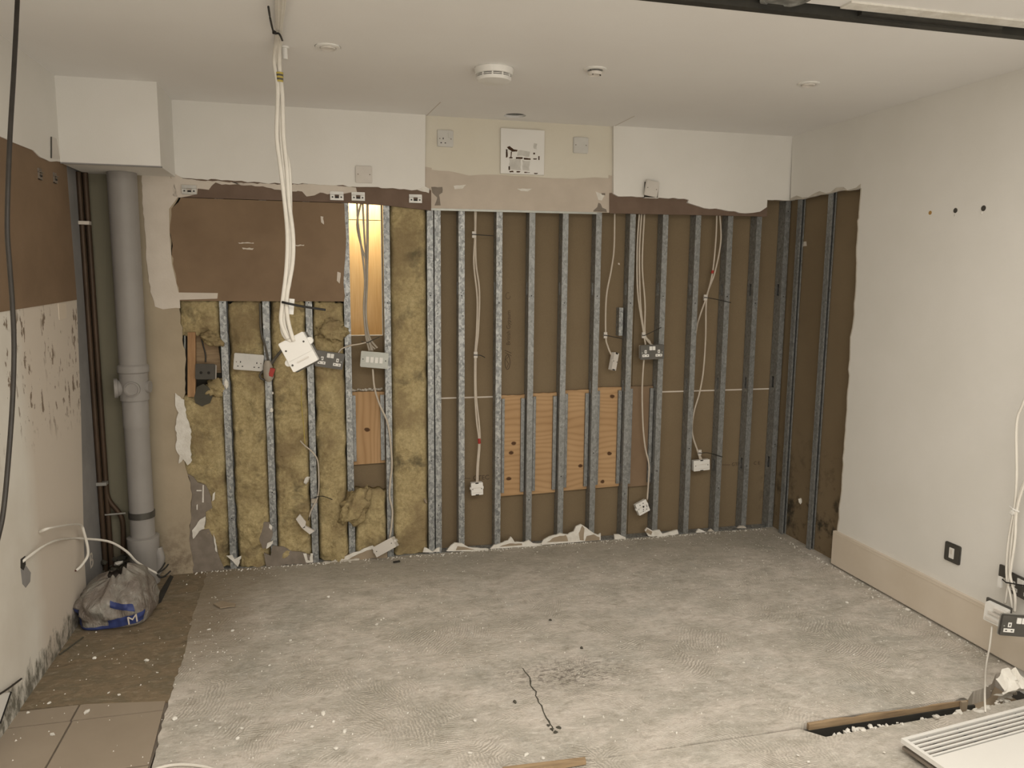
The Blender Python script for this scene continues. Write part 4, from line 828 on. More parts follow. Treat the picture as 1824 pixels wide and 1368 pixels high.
# loose white plate standing out from the left wall by the soffit
p = [X(a, b_, XL + .013) for a, b_ in ((93, 244), (101, 247), (107, 283), (93, 282))]
t = MB().prism(p, (-.006, 0, 0)); t.build('cover_strip', 'plastic_dull'); tag(bpy.context.scene.collection.objects[-1] if False else bpy.data.objects['cover_strip'], 'small white plate sticking out beside the soffit', 'plate')
MB().prism([Vector((XL + .0085, q.y - .006, q.z)) for q in p[::3]] + [Vector((XL + .013, q.y - .006, q.z)) for q in reversed(p[::3])], (0, .004, 0)).build('side_edge', 'gunmetal', bpy.data.objects['cover_strip'])

# ------------------------------------------------------------------ cables on the back wall
def clip(F0, parent, tail, w=.010, mat='plastic_dull'):
    F = frame(F0); MB().fbox(F, -w, w, -.017, .017, -.004, .006).fbox(F, -w, w, -.004, .004, .006, .013).build('cable_clip', mat, parent)
    MB().tube(smooth_path([F0 + Vector((-.012, -.012, 0)), F0 + Vector((0, -.018, 0))] + tail), .0022, 6, .6).build('cable_tie', 'black', parent)
def run(label, lines, group=None, mat='cable_dim', r=.0052, name='cable', extra=None):
    p0 = lines[0][-1]; t = thing(name, p0, label, 'cable', group)
    for l in lines: cable(l, r).build('cable', mat, t, 'all')
    return t
yy = .02
def L_(pts, y=yy, dx=0): return [Y(a + dx, b_, y if len(q) == 0 else q[0]) for a, b_, *q in pts]
K1 = [(846, 370), (846, 418), (844, 470), (850, 530), (849, 590), (846, 632), (846, 700), (849, 750), (853, 785), (850, 830), (849, 860)]
K1b = [(848, 370), (847, 418), (848, 470), (854, 520), (852, 590), (848, 632), (848, 700), (853, 750), (855, 785), (852, 830), (851, 860)]
t = run('pair of white cables clipped to the brown board above the small white box', [L_(K1), L_(K1b)])
clip(Y(844, 418, yy), t, [Y(862, 419, .0), Y(879, 420, -.01)]); clip(Y(847, 632, yy), t, [Y(856, 633, .0), Y(864, 637, -.01)])
MB().tube([Y(853.5, 781, yy), Y(854, 790, yy)], .0085, 10).build('red_tape', 'red', t)
t = run('single white cable to the tilted white connector on the brown board', [L_([(1095, 375), (1094, 440), (1089, 480), (1080, 530), (1079, 598), (1083, 618), (1089, 632)], .02)])
clip(Y(1078, 597, .02), t, [Y(1092, 600, .0), Y(1108, 603, -.005)])
K3 = [[(1139, 380), (1135, 440), (1136, 520), (1146, 590), (1150, 614)], [(1143, 380), (1139, 450), (1141, 540), (1148, 594), (1156, 610), (1163, 615)], [(1148, 380), (1144, 470), (1149, 540), (1149, 594), (1157, 608), (1160, 616)]]
t = run('three white cables running down to the dark double socket', [L_(k, .015) for k in K3])
clip(Y(1146, 597, .015), t, [Y(1160, 592, -.005), Y(1178, 583, -.015)])
t = run('white cable dropping from the dark double socket to a white box', [L_([(1147, 640), (1144, 690), (1145, 750), (1149, 795), (1156, 828), (1155, 860), (1153, 890)], .005)])
t = run('two white cables with red tape, tied beside the right studs', [L_([(1277, 380), (1275, 430), (1269, 487), (1258, 530), (1247, 562), (1240, 590, .05), (1234, 660, .06), (1231, 730, .05), (1234, 775), (1243, 803), (1250, 818)], .02), L_([(1282, 380), (1284, 430), (1273, 487), (1259, 530), (1257, 600), (1253, 660), (1246, 700), (1236, 735), (1233, 770), (1240, 795), (1247, 818)], .02)])
MB().tube([Y(1270, 482, .02), Y(1268, 487, .02)], .008, 10).build('red_tape', 'red', t)
clip(Y(1256, 530, .02), t, [Y(1275, 533, .0), Y(1302, 539, -.01)]); clip(Y(1246, 806, .015), t, [Y(1262, 807, .0), Y(1287, 814, -.012)])
# cables at the opening
K5 = [[(636, 362), (638, 400), (645, 450), (650, 500), (648, 550), (652, 600), (658, 625)], [(643, 362), (636, 400), (644, 440), (652, 470), (650, 540), (655, 600), (664, 625)], [(646, 362), (649, 420), (653, 480), (649, 540), (657, 605), (668, 622)], [(654, 362), (654, 430), (654, 500), (652, 560), (658, 600), (672, 620)], [(655, 362), (655, 450), (652, 530), (650, 575), (658, 606), (661, 625)]]
t = run('bundle of grey cables hanging in front of the lit opening', [L_(k, -.005 + .004 * (i % 3)) for i, k in enumerate(K5)], mat='cable_grey', name='cable_bundle')
MB().tube(smooth_path([Y(644, 608, -.018), Y(655, 610, -.022), Y(663, 606, -.02), Y(676, 600, -.02)]), .0024, 6).build('cable_tie', 'black', t)
run('thin white lead from the grey bundle to the tilted socket', [L_([(652, 610), (640, 613), (622, 616), (608, 622), (601, 632)], -.022)], r=.0035)
run('white cable falling from the four-switch plate over a stud', [L_([(664, 657), (667, 690), (676, 720), (690, 752), (696, 790), (698, 830), (695, 860), (694, 885), (699, 910), (697, 940), (694, 958)], -.012)])
t = run('thin yellowed cable tied over the wool above a broken plate', [L_([(535, 785), (541, 792), (557, 806), (566, 822), (568, 860), (566, 884), (560, 898), (554, 910), (551, 922)], -.022)], r=.0035)
MB().tube(smooth_path([Y(560, 886, -.02), Y(575, 884, -.03), Y(592, 890, -.03)]), .0022, 6).build('cable_tie', 'black', t); MB().fbox(frame(Y(560, 892, -.015)), -.016, .016, -.012, .012, -.004, .005).build('cable_clip', 'cable_grey', t)
MB().tube([Y(551, 920, -.022), Y(549, 927, -.022)], .0022, 6).build('bare_core', 'black', t)
run('thin pale wire lying on the wool beside the third stud', [L_([(537, 685), (537, 720), (541, 760), (543, 790)], -.02)], r=.002, mat='yellow')
run('black lead behind the two-hole outlet', [L_([(357, 596), (362, 616), (366, 632), (366, 645)], .02)], mat='cable_black', r=.004)
# grey cables and red terminal left of the big box
t = run('dark grey cables with a red connector in a clear sleeve over the wool', [L_([(463, 540), (465, 590), (472, 615), (477, 640), (478, 665)], -.02), L_([(504, 622, -.05), (492, 637), (482, 650), (470, 660), (463, 668), (466, 675), (476, 677)], -.03), L_([(501, 624, -.05), (488, 640), (478, 655), (474, 672)], -.035)], mat='cable_dark', r=.0055)
Fq = frame(Y(484, 663, -.05), R(-18)); MB().fbox(Fq, -.012, .012, -.022, .022, -.01, .01).build('red_connector', 'red', t)
MB().lathe(Y(476, 642, -.035), (0.05, 0, -1), [(0, .013), (.03, .024), (.09, .026), (.11, .012)], 14).build('clear_sleeve', 'cable_grey', t, True)

# ------------------------------------------------------------------ white back boxes hanging on leads
def wbox(name, F, w, h, d, label, mat='plastic', notch=True, lip=True):
    t = thing(name, F[0], label, 'box')
    mb = MB().frr(F, 0, 0, w, h, .003, -d, 0); mb.build('box_body', mat, t)
    k = MB().fbox(F, -w * .4, w * .4, h * .06, h * .10, -.001, .0012).fbox(F, -w * .4, w * .4, -h * .32, -h * .28, -.001, .0012)
    k.each('moulded_rib', 'plastic_dull', t)
    if notch: MB().fbox(F, -.009, .009, h * .42, h * .505, -.002, .0015).fbox(F, -.010, .010, -h * .505, -h * .44, -.002, .0012).each('cable_notch', 'void', t)
    if lip: MB().fbox(F, -w * .58, -w * .5, -.004, .010, -d * .8, -d * .3).fbox(F, w * .5, w * .58, -.004, .010, -d * .8, -d * .3).each('fixing_lug', mat, t)
    mb = MB(); [mb.lathe(F[0] + F[1] * a + F[2] * b_, F[3], [(-.0005, .0028), (.0012, .0028), (.0012, .0003)], 8) for a, b_ in ((-w * .38, 0), (w * .38, 0))]; mb.each('screw_hole', 'black', t)
    return t
wbox('junction_box', frame(Y(850, 871, .0), R(2)), .068, .072, .03, 'small white square box at the end of the clipped cable pair')
t = wbox('junction_box', frame(Y(1145, 904, -.01), R(21), R(8), R(-6)), .078, .074, .025, 'white square box with punched holes tilted near the floor', notch=False)
mb = MB(); Fp = frame(Y(1145, 904, -.0115), R(21), R(8), R(-6))
for a, b_, r in ((.006, .002, .006), (.012, .022, .003), (-.012, .02, .003), (.02, -.02, .003), (-.005, -.022, .003), (.027, -.008, .003), (.0, -.012, .003)): mb.lathe(Fp[0] + Fp[1] * a + Fp[2] * b_, Fp[3], [(-.0005, r), (.0006, r), (.0006, .0003)], 10)
mb.each('punched_hole', 'black', t)
wbox('junction_box', frame(Y(1250, 829, .0), R(3)), .108, .066, .028, 'white oblong box under two cables among the right studs', lip=False)
wbox('terminal_block', frame(Y(1096, 644, .0), R(-17), R(20), R(-10)), .036, .104, .028, 'narrow white terminal box tilted on the brown board', mat='plastic_dull')
# broken white plate, bent
t = thing('broken_plate', Y(543, 934, -.04), 'bent dusty white plate hanging over the wool', 'plate')
MB().prism([Y(a, b_, -.05) for a, b_ in ((527, 925), (534, 916), (545, 930), (543, 940), (538, 941))], (0, .01, 0)).build('upper_leaf', 'plastic_dull', t); MB().prism([Y(a, b_, -.05) for a, b_ in ((538, 941), (544, 937), (560, 946), (552, 952))], (0, .018, 0)).build('lower_leaf', 'plastic_dull', t)
Fz = frame(Y(684, 975, -.06), R(32), R(-15), R(-22)); t = wbox('junction_box', Fz, .128, .058, .05, 'dusty white oblong box hanging just above the floor by the wool', 'plastic_dull', notch=False)

# ------------------------------------------------------------------ big hanging cable bundle and its white box
YC = Z(507, 82, H).y
HB = thing('hanging_cables', Y(515, 600, YC), 'thick bundle of white cables hanging from the ceiling', 'cable')
up = [(492, 0), (496, 40), (492, 60)]
TR = [[(489, 110), (495, 160), (493, 240), (500, 300), (507, 360), (512, 420), (510, 480), (503, 540), (501, 575), (513, 604)],
      [(496, 110), (499, 160), (500, 230), (504, 290), (510, 350), (516, 420), (516, 470), (508, 540), (506, 575), (515, 604)],
      [(493, 120), (497, 170), (496, 250), (503, 320), (512, 380), (518, 440), (513, 500), (507, 560), (512, 590), (520, 606)],
      [(498, 120), (503, 170), (505, 240), (511, 300), (515, 360), (522, 420), (521, 470), (511, 530), (513, 570), (523, 608)],
      [(495, 115), (501, 165), (504, 250), (515, 300), (517, 370), (517, 440), (516, 500), (505, 545), (502, 580), (508, 600), (528, 613)]]
ce = [Z(a, b_, H - .016) for a, b_ in ((506, -160), (503, -60), (500, 0), (497, 45), (496, 74))]
for i, tr in enumerate(TR):
    off = Vector((.006 * (i - 2), 0, -.003 * (i % 2)))
    cable([c + off * (1.0 if q < 3 else .6) for q, c in enumerate(ce)] + [Y(a, b_, YC + .008 * (i % 3) - .01) for a, b_ in tr], .0078, .7).build('cable', 'cable', HB, 'all')
ct = Z(507, 83, H)
MB().lathe((ct.x, ct.y, H), (0, 0, -1), [(0, .016), (.006, .016), (.006, .010), (.045, .010), (.045, .001)], 16).build('ceiling_hook', 'plastic', HB, True)
zt = H - .034
MB().tube(smooth_path([Z(503, 72, zt), Z(497, 60, zt), Z(488, 58, zt), Z(482, 36, zt + .004), Z(478, 12, zt + .004)]), .0034, 6).build('cable_tie', 'black', HB)
MB().rock(Z(489, 58, zt), .009, 2, (1, 1, 1)).build('tie_head', 'black', HB)
for k, b_ in enumerate((131, 134.5, 138, 141.5, 145)):
    c = Y(498, b_, YC - .002); MB().lathe(c + Vector((0, 0, -.0036)), (0, 0, 1), [(0, .0135), (.0072, .0135)], 14).build('tape_band', 'yellow' if k % 2 == 0 else 'cable_dark', HB)
MB().tube(smooth_path([Y(502, 538, YC - .02), Y(515, 541, YC - .03), Y(540, 546, YC - .02), Y(580, 552, YC - .0)]), .0045, 6, .5).build('cable_tie', 'black', HB)
MB().fbox(frame(Y(519, 546, YC + .01), R(-6)), -.010, .010, -.03, .03, -.006, .006).build('cable_clip', 'plastic', HB)
F = frame(Y(531, 627, YC - .01), R(28), R(-8), R(-8)); BX = thing('large_white_box', F[0], 'big white plastic box hanging on the cable bundle', 'box')
w_, h_ = .108, .125
MB().frr(F, 0, 0, w_, h_, .006, -.03, 0).build('box_body', 'plastic', BX, True); MB().frr(F, .004, -.004, w_ + .006, h_ + .002, .007, -.034, -.030).build('back_plate', 'gunmetal', BX)
MB().frr(F, 0, h_ * .16, w_ * .96, h_ * .62, .004, 0, .0035).build('raised_lid', 'plastic', BX, True)
MB().fbox(F, -w_ * .2, w_ * .25, -h_ * .30, -h_ * .26, 0, .004).build('label_slot', 'plastic_dull', BX)
MB().lathe(F[0] + F[1] * (-w_ * .52) + F[2] * (-.02) - F[3] * .028, F[3], [(0, .014), (.016, .014), (.016, .001)], 16).build('side_lug', 'plastic', BX, True); MB().lathe(F[0] + F[1] * (w_ * .53) + F[2] * .02 - F[3] * .028, F[3], [(0, .014), (.016, .014), (.016, .001)], 16).build('side_lug', 'plastic', BX, True)
mb = MB(); [mb.lathe(F[0] + F[1] * a + F[2] * b_ + F[3] * .0035, F[3], [(-.001, .004), (.0008, .004), (.0008, .0005)], 10) for a, b_ in ((-w_ * .36, .024), (w_ * .36, .026), (-w_ * .40, -.036))]; mb.each('screw_hole', 'gunmetal', BX)

# long black cable hanging by the left wall
xq = XL + .25
t = thing('black_cable', X(0, 940, xq), 'long black cable hanging down beside the left wall', 'cable')
cable([X(a, b_, xq) for a, b_ in ((33, -60), (31, 0), (25, 120), (17, 260), (13, 400), (17, 470), (22, 540), (25, 620), (22, 720), (14, 830), (6, 910), (-4, 960), (-40, 1100))], .0068, 1).build('cable', 'cable_black', t, 'all')
# white cables from the left wall
t = thing('stripped_cables', X(40, 1000, XL), 'two white stripped cables bending out of the left wall over the bag', 'cable')
cable([X(70, 948, XL + .002), Z(92, 940, X(92, 940, XL + .04).z), Y(140, 934, -.55), Y(150, 950, -.5), Y(157, 985, -.5), Y(147, 1005, -.52), Y(136, 1016, -.54)], .006, .7).build('cable', 'cable', t, 'all')
p = X(40, 1000, XL); cable([p, X(90, 966, XL + .03), Y(128, 959, -.55), Y(155, 960, -.45), Y(195, 965, -.36), Y(225, 982, -.32), Y(245, 1002, -.30), Y(280, 1022, -.28)], .006, .7).build('cable', 'cable', t, 'all')
for l in ([(136, 1016), (124, 1019), (106, 1023)], [(130, 1018), (118, 1024), (116, 1031)], [(126, 1019), (112, 1030), (104, 1040)]): MB().tube(smooth_path([Y(a, b_, -.54) for a, b_ in l]), .0038, 6).build('bare_core', 'redbrown', t)
for l in ([(278, 1022), (288, 1012), (294, 1002)], [(278, 1022), (292, 1014), (300, 1005)], [(279, 1023), (290, 1028), (304, 1017)], [(280, 1023), (285, 1029), (296, 1026)]): MB().tube(smooth_path([Y(a, b_, -.28) for a, b_ in l]), .0038, 6).build('bare_core', 'void', t)

# ================================================================== CARRIER BAG
bc = Vector((-.938, -.475, 0)); prof = random.Random(5)
def bag_pt(th, v):      # th 0..2pi, v 0..1 bottom to top
    e = 4.0; c, s_ = math.cos(th), math.sin(th); k = (abs(c) ** e + abs(s_) ** e) ** (-1 / e)
    rx, ry = .148, .17; h = .205
    sl = (1 - .10 * v - .62 * max(0, (v - .5) / .5) ** 2.6) * (1 + .05 * math.sin(v * 7 + th))
    if v < .06: sl *= .93 + .07 * v / .06
    f = .055 * noise.noise((c * 2.2 + 3, s_ * 2.2, v * 3)) + .05 * noise.noise((c * 5, s_ * 5 + 2, v * 5)) + .03 * abs(noise.noise((c * 9, s_ * 9, v * 6)))
    r = k * sl * (1 + f * 2.0 * min(1, v * 4)); z = h * v * (1 + .12 * c * v) + .03 * noise.noise((c * 3, s_ * 3, 5 + v)) * v
    p = Vector((rx * r * c, ry * r * s_, z)); return bc + p
BG = thing('carrier_bag', bc, 'crumpled translucent carrier bag with blue print on the floor by the left wall', 'bag')
NU, NV = 96, 48
MB().grid(lambda u, v: bag_pt(u * 2 * math.pi, v), NU, NV).build('bag_film', 'bag', BG, 'all')
def patch(t0, t1, v0, v1, skew=0, off=.003, n=14, m=6):
    def fn(u, v):
        th = t0 + (t1 - t0) * u; vv = v0 + (v1 - v0) * v + skew * u; p = bag_pt(th, vv); d = (p - bc - Vector((0, 0, .15))); return p + d.normalized() * off
    return MB().grid(fn, n, m)
D2 = math.radians
patch(D2(225), D2(268), .01, .09, .03).build('blue_print', 'blue', BG, 'all'); patch(D2(268), D2(318), .04, .26, .10, n=18).build('blue_print', 'blue', BG, 'all')
patch(D2(272), D2(305), .54, .68, -.13).build('blue_print', 'blue', BG, 'all'); patch(D2(200), D2(226), .02, .50).build('blue_print', 'blue', BG, 'all')
pm = bag_pt(D2(302), .23); nm = (pm - bc - Vector((0, 0, .1))).normalized(); pm2 = bag_pt(D2(310), .255); uu = (pm2 - pm).normalized(); vv = nm.cross(uu)
letter('M', pm + nm * .007, .062, uu, vv, 'pale', BG, 'printed_letter', .0008)

# ================================================================== CEILING FITTINGS
def downlight(a, b_, label, droop=0):
    c = Z(a, b_, H); t = thing('downlight', (c.x, c.y, H), label, 'light')
    MB().lathe((c.x, c.y, H), (0, 0, -1), [(0, .046), (.0035, .046), (.006, .042), (.006, .031), (.002, .029)], 28).build('trim_ring', 'plastic', t, True)
    MB().lathe((c.x, c.y, H - .002 - droop), (0, 0, -1), [(-.004, .0285), (.004, .0285), (.008, .026), (.004, .020), (.001, .001)], 24).build('lamp', 'plastic_dull', t, True)
    if a < 700: MB().lathe((c.x, c.y + .003, H), (0, 0, -1), [(0, .0475), (.0012, .0475), (.0012, .03)], 28).build('shadow_gap', 'gunmetal', t)
    return t
downlight(584, 83, 'white ceiling downlight nearest the hanging cables'); t = downlight(1060, 123, 'white downlight with its lamp drooping, right of the smoke alarm', .014)
c = Z(1060, 123, H); MB().tube([(c.x - .02, c.y, H - .004), (c.x - .012, c.y - .01, H - .024)], .003, 6).tube([(c.x + .022, c.y, H - .004), (c.x + .02, c.y - .008, H - .026)], .003, 6).each('spring_clip', 'gunmetal', t)
downlight(1440, 149, 'white ceiling downlight nearest the right wall')
c = Z(880, 122, H); SD = thing('smoke_alarm', (c.x, c.y, H), 'round white smoke alarm on the ceiling', 'alarm')
MB().lathe((c.x, c.y, H), (0, 0, -1), [(0, .078), (.004, .0805), (.026, .076), (.0275, .066)], 40).build('base', 'plastic', SD, True)
MB().lathe((c.x, c.y, H - .026), (0, 0, -1), [(0, .065), (.007, .065), (.007, .001)], 40).build('vent_slot', 'void', SD)
MB().lathe((c.x, c.y, H - .030), (0, 0, -1), [(0, .069), (.003, .070), (.004, .067), (.004, .060)], 40).build('vent_ring', 'plastic', SD, True)
MB().lathe((c.x, c.y, H - .037), (0, 0, -1), [(0, .0705), (.006, .0705), (.013, .066), (.017, .045), (.019, .001)], 40).build('cap', 'plastic', SD, True)
mb = MB()
for k in range(10):
    a = 2 * math.pi * k / 10; mb.box((c.x + .0665 * math.cos(a) - .003, c.y + .0665 * math.sin(a) - .003, H - .038), (c.x + .0665 * math.cos(a) + .003, c.y + .0665 * math.sin(a) + .003, H - .025))
mb.each('vent_bar', 'plastic', SD)

# ================================================================== RIGHT SIDE SOCKETS AND CABLES
xs = XR - .06
def XY(pts, x): return [X(a, b_, x) for a, b_ in pts]
t = thing('wall_cables', X(1800, 1075, xs), 'white cables hanging down the right wall, tied with white clips', 'cable')
for l in ([(1850, 640), (1824, 715), (1811, 755), (1811, 850), (1807, 905), (1797, 960), (1793, 1020), (1800, 1060), (1804, 1086)], [(1870, 760), (1838, 830), (1820, 870), (1810, 910), (1803, 960), (1799, 1020), (1808, 1060), (1807, 1090)], [(1860, 800), (1830, 850), (1812, 905), (1808, 960), (1801, 1010), (1795, 1050), (1790, 1075)]):
    wp = XY(l, xs); cable([Vector((XR - .012, wp[0].y - .10, H)), Vector((XR - .012, wp[0].y - .07, wp[0].z + .35))] + wp, .006, .7).build('cable', 'cable', t, 'all')
q = X(1807, 908, xs); MB().tube([q + Vector((0, .022, .006)), q + Vector((-.008, .0, .003)), q + Vector((0, -.022, -.002))], .0035, 6).build('cable_tie', 'plastic', t); MB().rock(q + Vector((-.008, 0, -.012)), .012, 3, (1, 1, 1.2)).build('tie_head', 'plastic', t)
q = X(1797, 1037, xs); MB().tube([q + Vector((0, .03, .0)), q + Vector((-.014, 0, 0)), q + Vector((0, -.08, .016))], .003, 6).build('cable_tie', 'black', t)
MB().fbox(frame(X(1782, 1035, xs), 0, 0, 0, 'x'), -.008, .008, -.025, .018, -.004, .006).build('cable_clip', 'plastic', t)
outlet('double_socket', frame(X(1822, 1047, XR - .035), R(4), R(-14), 0, 'x'), 'double', 'gunmetal', 'dark double socket close to the right wall, behind the white cables', 'socket', .0)
mb = MB(); Fs = frame(X(1787, 1017, XR - .02), 0, 0, 0, 'x'); o = MB().frr(Fs, 0, 0, .03, .05, .004, 0, .006).build('dark_plate', 'gunmetal'); tag(o, 'dark plate edge behind the white clip on the right cables', 'plate')
Ff = (X(1815, 1114, XR - .16), Vector((.955, -.29, -.05)).normalized(), Vector((.02, -.05, 1)).normalized(), None)
n_ = Ff[1].cross(Ff[2]).normalized(); n_ = n_ if n_.y < 0 else -n_; Ff = (Ff[0], Ff[1], n_.cross(Ff[1]) if n_.cross(Ff[1]).z > 0 else -n_.cross(Ff[1]), n_)
outlet('double_socket', Ff, 'double', 'gunmetal', 'dark double socket with chrome rim hanging in front of the right wall', 'socket', .012, backmat='plastic')
MB().frr(Ff, 0, 0, .150, .090, .008, -.003, .001).build('chrome_rim', 'chrome', bpy.data.objects['double_socket.003'] if 'double_socket.003' in bpy.data.objects else None)
# open back of another socket
Fo = (X(1777, 1092, XR - .11), Vector((.25, -.95, -.1)).normalized(), Vector((0, -.04, 1)).normalized(), Vector((-.95, -.25, 0)).normalized())
OB = thing('socket_back', Fo[0], 'white open back of a socket facing away, with a thin lead below', 'socket')
MB().frr(Fo, -.0, 0, .10, .090, .004, -.006, 0).build('rim', 'gunmetal', OB); MB().frr(Fo, .004, -.002, .085, .078, .004, 0, .026).build('body', 'plastic', OB)
MB().fbox(Fo, -.02, .03, -.002, .008, .026, .034).fbox(Fo, -.03, .02, -.03, -.02, .026, .032).fbox(Fo, .0, .035, .018, .028, .026, .036).each('terminal', 'plastic_dull', OB)
t = thing('thin_white_lead', X(1752, 1272, XR - .12), 'thin white lead dropping from the sockets to the vented panel', 'cable')
cable([X(1767, 1115, XR - .12), X(1763, 1150, XR - .14), X(1756, 1190, XR - .18), Z(1754, 1235, .07), Z(1755, 1268, .055)], .0042, .8).build('cable', 'cable', t, 'all')

# vented white panel in the lower right corner
HZ = .05; A0, A1, A2 = Z(1605, 1315, HZ), Z(1830, 1256, HZ), Z(1660, 1368, HZ)
hu = (A1 - A0).normalized(); hv = Vector((-hu.y, hu.x, 0)); hv = hv if hv.y < 0 else -hv
# keep the photographed skew of the short side small: use the true perpendicular
HT = thing('vented_panel', (A0.x, A0.y, 0), 'white vented heater panel lying on the floor in the lower right corner', 'heater')
F = (A0, hu, hv, Vector((0, 0, 1))); Lh, Wh = .85, .46
MB().fbox(F, 0, Lh, 0, .012, -.016, 0).fbox(F, 0, .014, .012, Wh, -.016, 0).fbox(F, Lh - .014, Lh, .012, Wh, -.016, 0).fbox(F, .014, Lh - .014, Wh - .012, Wh, -.016, 0).build('frame', 'plastic', HT)
MB().fbox(F, .014, Lh - .014, .112, Wh - .012, -.008, -.001).build('front_panel', 'plastic', HT)
for k in range(5): MB().fbox(F, .014, Lh - .014, .025 + k * .0185, .032 + k * .0185, -.008, -.001).build('slat', 'plastic', HT)
mb = MB(); [mb.fbox(F, .10 + .14 * k, .106 + .14 * k, .012, .112, -.02, -.010) for k in range(6)]; mb.each('cross_bar', 'gunmetal', HT)
MB().fbox(F, .004, Lh - .004, .004, Wh - .004, -.038, -.028).build('back_tray', 'patch', HT)
MB().fbox(F, .03, Lh - .03, .04, Wh - .04, -HZ - .012, -.038).build('heater_body', 'gunmetal', HT)

# white board with black edge at the lower left
p = [X(a, b_, XL + .012) for a, b_ in ((-20, 1240), (19, 1233), (0, 1288), (-30, 1330))]
WBD = thing('white_board', (XL + .012, p[0].y, 0), 'white board with black edge leaning on the left wall, lower left corner', 'board')
MB().prism(p, (-.010, 0, 0)).build('board', 'plastic', WBD); MB().tube([p[1], p[2]], .004, 6).build('black_edge', 'black', WBD)
t = thing('floor_lead', X(10, 1228, XL + .02), 'thin black lead along the foot of the left wall', 'cable'); cable([X(a, b_, XL + .012) for a, b_ in ((-20, 1248), (0, 1236), (18, 1224), (38, 1209))], .0035, 1).build('cable', 'cable_black', t, 'all')
# broken white lump in the far lower right, timber strips, card
ck2 = MB(); ck2.grid(lambda u, v: Z(1800, 1238, .0) + Vector((.075 * (2 * u - 1) * (1 - .25 * v), .02 - .05 * math.sin(v * 3.14), .10 * v * (.62 + .38 * math.sin(u * 3.0) + .18 * noise.noise((u * 6, 1, 2))))) + Vector((0, .018 * noise.noise((u * 5, v * 5, 1)), 0)), 16, 12)
o = ck2.build('plaster_chunk', 'chalk'); tag(o, 'large white broken plaster chunk beside the trench', 'rubble')
o = MB().prism([Z(a, b_, .0) for a, b_ in ((895, 1372), (1042, 1354), (1044, 1362), (905, 1384))], (0, 0, .012)).build('timber_strip', 'timber_x'); tag(o, 'orange pine strip at the screed edge, lower middle', 'timber')
cable([Z(a, b_, .006) for a, b_ in ((270, 1372), (300, 1364), (330, 1362), (365, 1366), (390, 1374))], .005, .8).build('floor_cable', 'cable'); tag(bpy.data.objects['floor_cable'], 'pale cable on the floor at the lower edge', 'cable')
o = MB().prism([Z(a, b_, .004) for a, b_ in rough([(380, 1077), (395, 1072), (420, 1078), (418, 1081), (392, 1084), (380, 1077)], .6, 6, 5)[:-1]], (0, 0, .006)).build('card_scrap', 'tan'); tag(o, 'flat brown scrap on the screed near the damp patch', 'scrap')
o = MB().prism([Z(a, b_, .003) for a, b_ in ((700, 1001), (712, 999), (713, 1001), (701, 1003))], (0, 0, .004)).build('wood_splinter', 'void'); tag(o, 'dark wood splinter on the floor near the back wall', 'scrap')
for a, b_ in ((1036, 1154), (917, 1250), (980, 1104)):
    o = MB().rock(Z(a, b_, .004), .010, a, (1, .8, .7)).build('dark_stone', 'slate'); tag(o, {1036: 'largest dark pebble on the screed, above the scuffed patch', 917: 'dark pebble left of the floor crack', 980: 'small dark pebble far back on the screed'}[a], 'pebble')
# floor rag: stick by the left wall
MB().tube([Z(106, 1166, .004), Z(148, 1135, .004)], .003, 6).build('thin_stick', 'slate'); tag(bpy.data.objects['thin_stick'], 'thin dark stick on the damp patch by the left wall', 'scrap')

# larger crumbs as things, dust-size crumbs as stuff
CR_ = [(168, 1172), (261, 1176), (280, 1198), (212, 1237), (193, 1234), (155, 1268), (94, 1308), (88, 1252), (50, 1269), (372, 1121), (414, 1123), (443, 1137), (311, 1280), (348, 1293), (391, 1296), (431, 1297), (423, 1315), (538, 1271), (576, 1270), (594, 1285), (556, 1294), (613, 1302), (599, 1333), (693, 1152), (671, 1112), (585, 1063), (786, 1074), (683, 1101), (726, 1270), (845, 1283), (837, 1341), (926, 1143), (968, 1351), (937, 1344), (1107, 1283), (1278, 1152), (1325, 1180), (1384, 1189), (1278, 1246), (1554, 1064), (1617, 1086), (1655, 1108), (1690, 1130), (1656, 1114), (1625, 1234), (1667, 1277), (1520, 1166), (1421, 1345), (1440, 1357), (1575, 1340), (1509, 1073), (830, 990), (1118, 975), (1085, 977), (517, 1141), (1205, 1305), (480, 1185), (1040, 1276)]
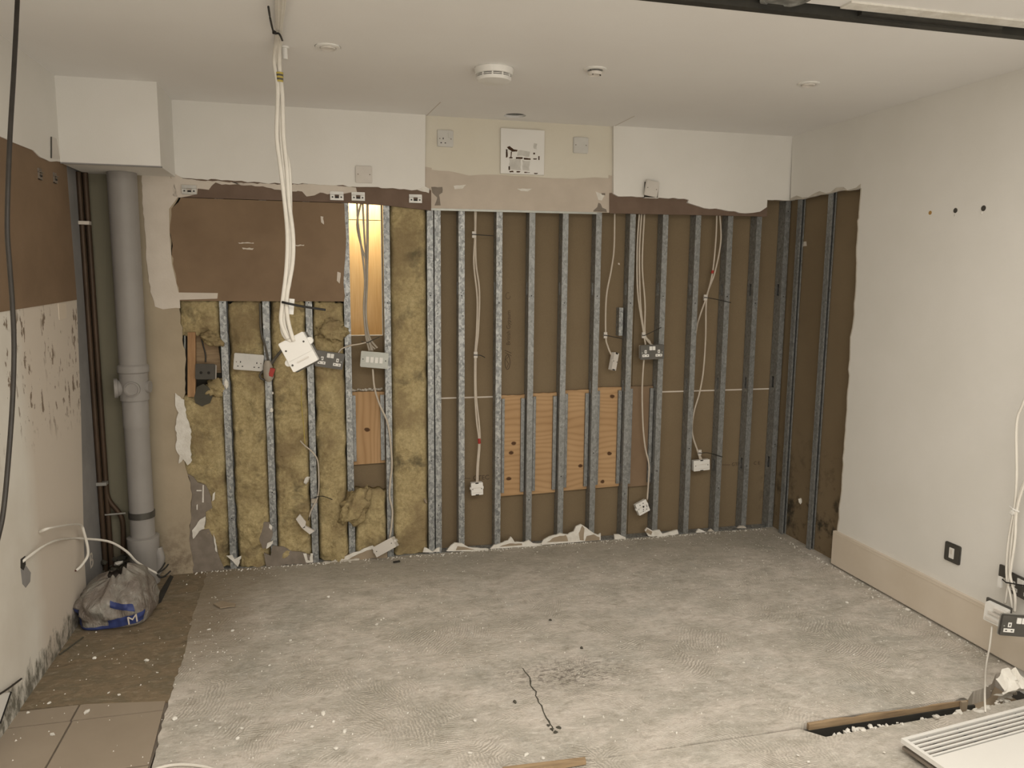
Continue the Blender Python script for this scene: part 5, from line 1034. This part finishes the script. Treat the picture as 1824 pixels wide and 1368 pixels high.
for k, (a, b_) in enumerate(CR_):
    r = .0045 + .005 * random.random() + (.004 if k in (0, 1, 5, 12, 18, 22, 40, 45) else 0)
    o = MB().rock(Z(a, b_, r * .35 - (.004 if a < 300 and b_ > 1250 else 0)), r, 300 + k, (1.25, .9, .6)).build('plaster_crumb', 'chalk'); reg = 'damp brown patch' if a < 330 and b_ < 1245 else ('beige corner tiles' if a < 300 else ('screed by the right skirting' if a > 1500 and b_ < 1140 else ('front floor strip' if b_ > 1335 or a > 1640 else ('far half of the screed' if b_ < 1160 else 'near half of the screed')))); tag(o, 'small white plaster crumb on the ' + reg, 'rubble', 'plaster crumbs on the ' + reg)
cs = MB(); rr = random.Random(11)
def tetra(c, s_):
    b = len(cs.v)
    for d in ((1, 0, -.4), (-.6, .9, -.4), (-.5, -.9, -.4), (.1, 0, .8)): cs.v.append(c + Vector((d[0] * s_ * rr.uniform(.6, 1.4), d[1] * s_ * rr.uniform(.6, 1.4), d[2] * s_)))
    cs.f += [(b, b + 2, b + 1), (b, b + 1, b + 3), (b + 1, b + 2, b + 3), (b + 2, b, b + 3)]
for k in range(4200):
    x, y = rr.uniform(XL + .03, XR - .05), -abs(rr.gauss(0, 1)) * .0 + rr.uniform(-2.6, -.03)
    if noise.noise((x * 1.5, y * 1.5, 3)) < rr.uniform(-.5, .3): continue
    if x < XE[1] and rr.random() < .6: continue
    if YS - .08 < y < YS + .03 or (x > 1.78 and y < -2.08): continue
    tetra(Vector((x, y, .0012 + (-.0005 if x < XE[1] and y > -1.25 else (-.004 if x < XE[1] else (-.012 if y < YS else 0))))), rr.uniform(.0014, .0034) * (1.7 if rr.random() < .08 else 1))
for k in range(420):
    x = rr.uniform(-.7, XR - .02); tetra(Vector((x, -abs(rr.gauss(0, .014)) - .014, .002)), rr.uniform(.002, .006))
for k in range(160):
    y = rr.uniform(-1.8, -.1); tetra(Vector((XR - .022 - abs(rr.gauss(0, .02)), y, .002)), rr.uniform(.002, .006))
tag(cs.build('plaster_dust', 'chalk'), 'fine white plaster crumbs scattered over the floor', 'rubble', kind='stuff')
